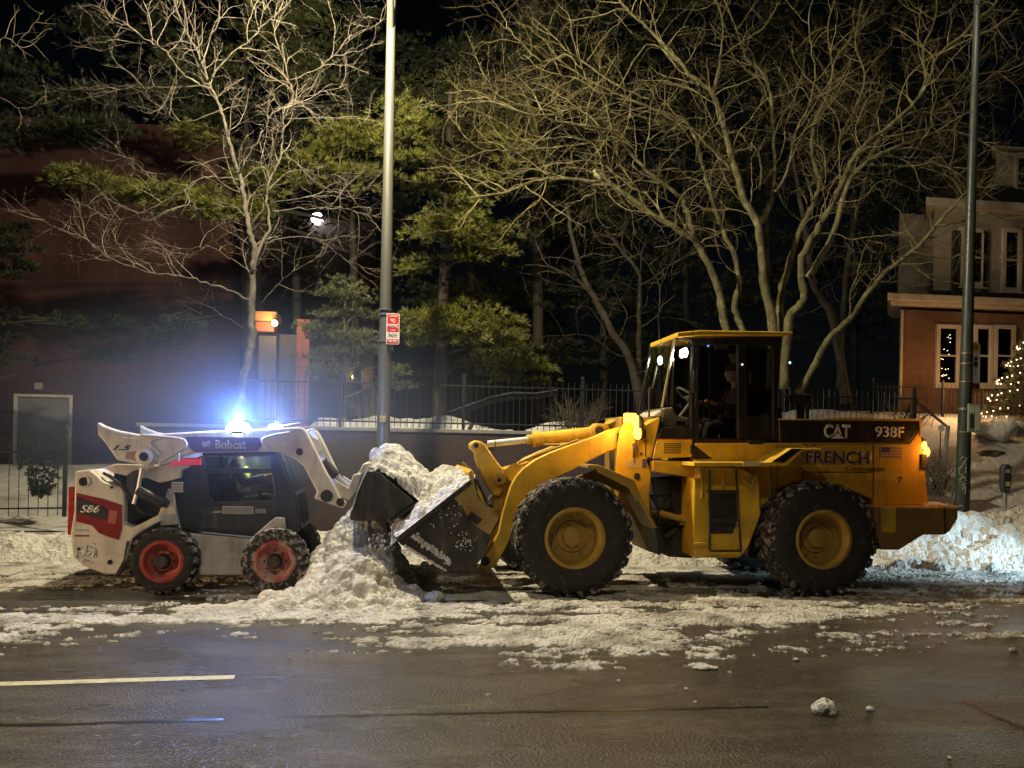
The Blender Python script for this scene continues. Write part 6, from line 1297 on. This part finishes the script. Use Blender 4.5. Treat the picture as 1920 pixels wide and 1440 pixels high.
# parking sign strapped to it
SY = PYV - .15
a, c = at(725, 587, SY), at(748.5, 646, SY); sx0, sx1, sz0, sz1 = a.x, c.x, c.z, a.z
sg = root('parking_sign', ((sx0 + sx1) / 2, SY, sz0), 'red and white NO PARKING snow sign on the silver pole', 'sign')
def rrect(x0, x1, z0, z1, r, n=5):
    o = []
    for cx, cz, a0 in ((x1 - r, z1 - r, 0), (x0 + r, z1 - r, 90), (x0 + r, z0 + r, 180), (x1 - r, z0 + r, 270)):
        for k in range(n + 1): t = R_(a0 + 90 * k / n); o.append((cx + r * math.cos(t), cz + r * math.sin(t)))
    return o
sw = plain('sign_white', (.72, .66, .58), .45); sr = plain('sign_red', (.55, .03, .025), .45)
MB().prism(rrect(sx0, sx1, sz0, sz1, .025), SY, SY + .006).build('plate', sw, sg)
Hs = sz1 - sz0; Ws = sx1 - sx0
fz = lambda t: sz1 - Hs * t
MB().prism(rrect(sx0 + .012, sx1 - .012, fz(.60), fz(.02), .014), SY - .003, SY - .0005).build('red_panel', sr, sg)
MB().prism(rrect(sx0 + .012, sx1 - .012, fz(.975), fz(.835), .012), SY - .003, SY - .0005).build('red_panel', sr, sg)
tw = lambda s, t0, t1, w, m_, n_='lettering': text_mesh(n_, s, (sx0 + sx1) / 2 - Ws * w / 2, (sx0 + sx1) / 2 + Ws * w / 2, fz(t1), fz(t0), SY - .006, m_, sg, bold=.01)
tw('TOW ZONE', .05, .13, .72, M['letter']); tw('NO', .18, .305, .34, M['letter']); tw('PARKING', .345, .47, .84, M['letter']); tw('DURING', .525, .565, .34, M['letter'])
tw('SNOW', .645, .775, .68, M['letter_dark']); tw('THIS SIDE', .865, .945, .74, M['letter'])
# dark green pole on the right
GY = 14.2
gb, gt = at(1803, 975, GY), at(1832, 0, GY)
gp = root('utility_pole', (gb.x, GY, .1), 'dark green metal utility pole with steel bands and graffiti', 'pole')
gm = paint('dark_green_paint', (.028, .04, .036), (.08, .07, .05), .38, .5, 5)
ztop = 10.5
gax = lambda z: gb.x + (z - gb.z) * .012
MB().tube([(gax(z), GY, z) for z in (.1, 1.2, 2.8, 5.5, 8, ztop)], [.130, .124, .110, .088, .070, .052], 28).build('pole', gm, gp, smooth=60)
MB().tube([(gax(ztop), GY, ztop - .6), (gax(ztop) - .2, GY - .5, ztop - .15), (gax(ztop) - .35, GY - 1.35, ztop)], [.04, .04, .035], 10).build('arm', gm, gp)
hd = MB().ball((gax(ztop) - .38, GY - 1.6, ztop - .05), .16, 18, 12, (1, 2.4, .5)).build('lamp_head', paint('added_dark_head', (.1, .11, .1)), gp)  # lamp head added out of view to carry the light on this pole
MB().ball((gax(ztop) - .38, GY - 1.6, ztop - .10), .11, 16, 10, (1, 1.8, .5)).build('lens', emit('utility_lamp_lens', (1, .86, .6), 20), hd)
bd = MB()
for yy in (663, 682, 716, 766, 768, 810): z_ = at(1812, yy, GY).z; r = .113 - (z_ - 2.8) * .008; bd.lathe((gax(z_), GY, z_), [(r - .01, -.010), (r + .008, -.010), (r + .008, .010), (r - .01, .010)], 24, 'z', closed=True)
bd.build('band', paint('bare_steel_band', (.5, .45, .38), rough=.3, metal=.8), gp)
# scrawled tag
gr = MB(); zg = lambda px, py: (lambda p: Vector((p.x, 0, p.z)))(at(px, py, GY - .122))
for st_ in [[(1804, 862), (1808, 856), (1813, 860), (1808, 868), (1806, 876)], [(1803, 879), (1812, 868), (1811, 884)], [(1804, 875), (1813, 878)], [(1803, 889), (1803, 878), (1812, 886), (1804, 890), (1811, 897)], [(1803, 900), (1807, 893), (1812, 901), (1803, 904)], [(1805, 910), (1810, 905), (1806, 918), (1811, 912), (1809, 926)]]:
    pts = []
    for p in st_:
        v = zg(*p); dx = v.x - gax(v.z); pts.append((v.x, GY - math.sqrt(max(1e-4, (.1275 if v.z < 1.2 else .1255) ** 2 - dx * dx)) - .001, v.z))
    gr.tube(pts, .006, 5)
gr.build('graffiti', plain('spray_paint', (.5, .5, .47), .5), gp)
# bus stop sign, edge turned to the road
BYs = GY - .02
a, c = at(1822.5, 640, BYs), at(1836.5, 737, BYs)
bs = root('bus_stop_sign', (a.x, BYs, c.z), 'tall narrow bus stop sign with yellow round top on the green pole', 'sign')
x0, x1, z0, z1 = a.x, c.x, c.z, a.z; H_ = z1 - z0; W_ = x1 - x0
f = lambda t: z1 - H_ * t
arc = [((x0 + x1) / 2 + W_ / 2 * math.cos(R_(k * 15)), z1 - .12 * H_ + .12 * H_ * math.sin(R_(k * 15))) for k in range(13)]
MB().prism(arc + [(x0, z0), (x1, z0)], BYs, BYs + .02).build('plate', plain('bus_white', (.82, .82, .78), .4), bs)
MB().prism([(x, z) for x, z in arc] + [(x0, f(.215)), (x1, f(.215))], BYs - .004, BYs - .0005).build('yellow_top', plain('bus_yellow', (.80, .55, .03), .4), bs)
MB().prism([(x0, f(.92)), (x1, f(.92)), (x1, f(.81)), (x0, f(.81))], BYs - .004, BYs - .0005).build('maroon_band', plain('bus_maroon', (.20, .04, .07), .4), bs)
MB().prism([(x0, f(1)), (x1, f(1)), (x1, f(.922)), (x0, f(.922))], BYs - .004, BYs - .0005).build('yellow_foot', plain('bus_yellow_foot', (.55, .40, .04), .4), bs)
xm = (x0 + x1) / 2
MB().lathe((xm, BYs - .006, f(.11)), [(.036, -.001), (.044, -.001), (.044, .002), (.036, .002)], 24, closed=True).bb(xm - .022, xm + .022, BYs - .008, BYs - .0045, f(.11) + .008, f(.11) + .018).bb(xm - .006, xm + .006, BYs - .0085, BYs - .005, f(.11) - .026, f(.11) + .009).build('emblem', M['letter_dark'], bs)
ic = MB().prism(rrect(xm - .032, xm + .032, f(.485), f(.395), .01), BYs - .006, BYs - .001).prism(rrect(xm - .03, xm + .03, f(.375), f(.30), .014), BYs - .006, BYs - .001); ic.build('bus_icon', M['letter_dark'], bs)
MB().lathe((xm, BYs - .006, f(.62)), [(.026, -.001), (.036, -.001), (.036, .002), (.026, .002)], 20, closed=True).tube([(xm - .012, BYs - .006, f(.60)), (xm - .006, BYs - .006, f(.535))], .009, 6).ball((xm - .004, BYs - .006, f(.515)), .013, 8, 6).build('wheelchair_icon', M['letter_grey'], bs)
a, c = at(1815, 757, GY - .12), at(1837, 811, GY - .12)
ts = root('timetable_case', (a.x, GY - .12, c.z), 'small pale timetable case strapped low on the green pole', 'sign')
MB().prism(rrect(a.x, c.x, c.z, a.z, .02), GY - .14, GY - .10).build('case', paint('case_green', (.30, .34, .28), rough=.4), ts, bevel=.005)
w_ = c.x - a.x; h_ = a.z - c.z
MB().bb(a.x + .03, a.x + w_ * .47, GY - .147, GY - .141, c.z + h_ * .15, c.z + h_ * .62).build('timetable', plain('dark_timetable', (.05, .04, .03)), ts)
MB().bb(a.x + w_ * .52, c.x - .02, GY - .147, GY - .141, c.z + h_ * .06, a.z - h_ * .08).bb(a.x + .03, a.x + w_ * .47, GY - .147, GY - .141, c.z + h_ * .68, a.z - h_ * .08).build('notice', plain('pale_notice', (.55, .55, .42)), ts)
# parking meter
MY = 13.95
a = at(1885, 897, MY); mt = root('parking_meter', (a.x, MY, .3), 'dark single parking meter on a grey post in the snowbank', 'parking meter')
zb, zt_ = at(1885, 924, MY).z, at(1885, 870, MY).z; hw = .085
hh = zt_ - zb
prof = [(a.x - hw * .62, zb), (a.x + hw * .62, zb), (a.x + hw, zb + hh * .3)] + [(a.x + hw * math.cos(R_(t)), zt_ - hw * 1.15 + hw * 1.15 * math.sin(R_(t))) for t in range(0, 181, 15)] + [(a.x - hw, zb + hh * .3)]
hd = MB().prism(prof, MY - .06, MY + .06).build('head', paint('meter_grey', (.035, .04, .05), (.1, .1, .1), .35, .4), mt, bevel=.018, segs=3)
MB().tube([(a.x, MY, .25), (a.x, MY, zb + .01)], .034, 14).build('post', paint('galvanised', (.42, .44, .45), rough=.4, metal=.5), mt)
MB().bb(a.x - .045, a.x + .045, MY - .066, MY - .061, zt_ - .155, zt_ - .085).build('display', plain('meter_display', (.35, .36, .36), .2), hd)
MB().bb(a.x - .035, a.x + .045, MY - .066, MY - .061, zb + .12, zb + .20).build('sticker', plain('yellow_label', (.65, .60, .18), .4), hd)
MB().bb(a.x - .03, a.x + .03, MY - .066, MY - .061, zb + .03, zb + .085).build('coin_panel', plain('coin_panel', (.25, .25, .26), .3, .6), hd)
# green lamps far off between the trunks
gl = root('led_bar', at(1468, 680, 27), 'row of small green lights glowing in the dark behind the loader cab', 'lights')
gm_ = emit('green_led', (.25, 1.0, .75), 7)
for k in (1458, 1463, 1467, 1472, 1477, 1481): p = at(k, 680, 27); MB().ball(p, .032, 8, 6).build('led', gm_, gl)
p, q_ = at(1452, 676, 27.06), at(1486, 684, 27.06); MB().bb(p.x, q_.x, 27.06, 27.12, q_.z, p.z).build('housing', M['iron'], gl)
MB().tube([((p.x + q_.x) / 2, 27.1, q_.z), ((p.x + q_.x) / 2, 27.1, 1.9)], .03, 6).build('post', M['iron'], gl)
# snow lumps lying on the road
M['snow_lump'] = snow_mat('snow_lump', (.62, .56, .46), (.86, .84, .78), .55, .85, 6, 60)
def lump(px, py, r, label, seed, sc=(1.2, 1, .8), extra=()):
    g = ground(px, py); me = MB()
    for dx, dz, rr in [(0, 0, 1)] + list(extra):
        s = MB().ball((0, 0, 0), r * rr, 26, 18, sc)
        vv = []
        for v in s.v:
            d = Vector(v); n_ = mnoise.noise(d * (1.2 / r) + Vector((seed * 5.1 + dx, 0, 0))) * .42 + mnoise.noise(d * (3.6 / r) + Vector((0, seed, 0))) * .2 + mnoise.noise(d * (9 / r)) * .08
            vv.append(d * (1 + n_) + Vector((g.x + dx * r, g.y - .3 * abs(dx) * r, r * sc[2] * .68 + dz * r)))
        me.add(vv, s.f)
    for i, v in enumerate(me.v):
        if v[2] < .0: me.v[i] = (v[0], v[1], -.002)
    return tag(me.build('snow_chunk', M['snow_lump'], base=(g.x, g.y, 0), smooth=180), label, 'snow chunk')
lump(1545, 1338, .064, 'largest snow chunk lying alone on the wet road on the right', 3, (1.15, .95, .95), [(.75, -.35, .55), (-.5, .1, .7)])
lump(1631, 1333, .022, 'tiny snow crumb on the road right of the largest chunk', 5)
lump(816, 1128, .095, 'round snow chunk in front of the tilted loader bucket', 7, (1.15, 1, .8))
lump(1322, 1254, .05, 'flat snow scrap on the road in front of the big loader', 8, (2.1, 1.1, .4))
lump(1900, 1222, .03, 'thin icy crumb at the right edge of the road', 9, (1.5, .8, .8))
for px, py, r, s in [(1160, 1278, .014, 11), (1287, 1293, .012, 12), (1303, 1318, .012, 13), (1780, 1423, .012, 16), (1492, 1240, .022, 18), (250, 1330, .010, 20), (1700, 1205, .014, 22)]:
    o = lump(px, py, r, 'small snow crumb scattered on the bare wet road', s); o['group'] = 'snow crumbs scattered on the road'
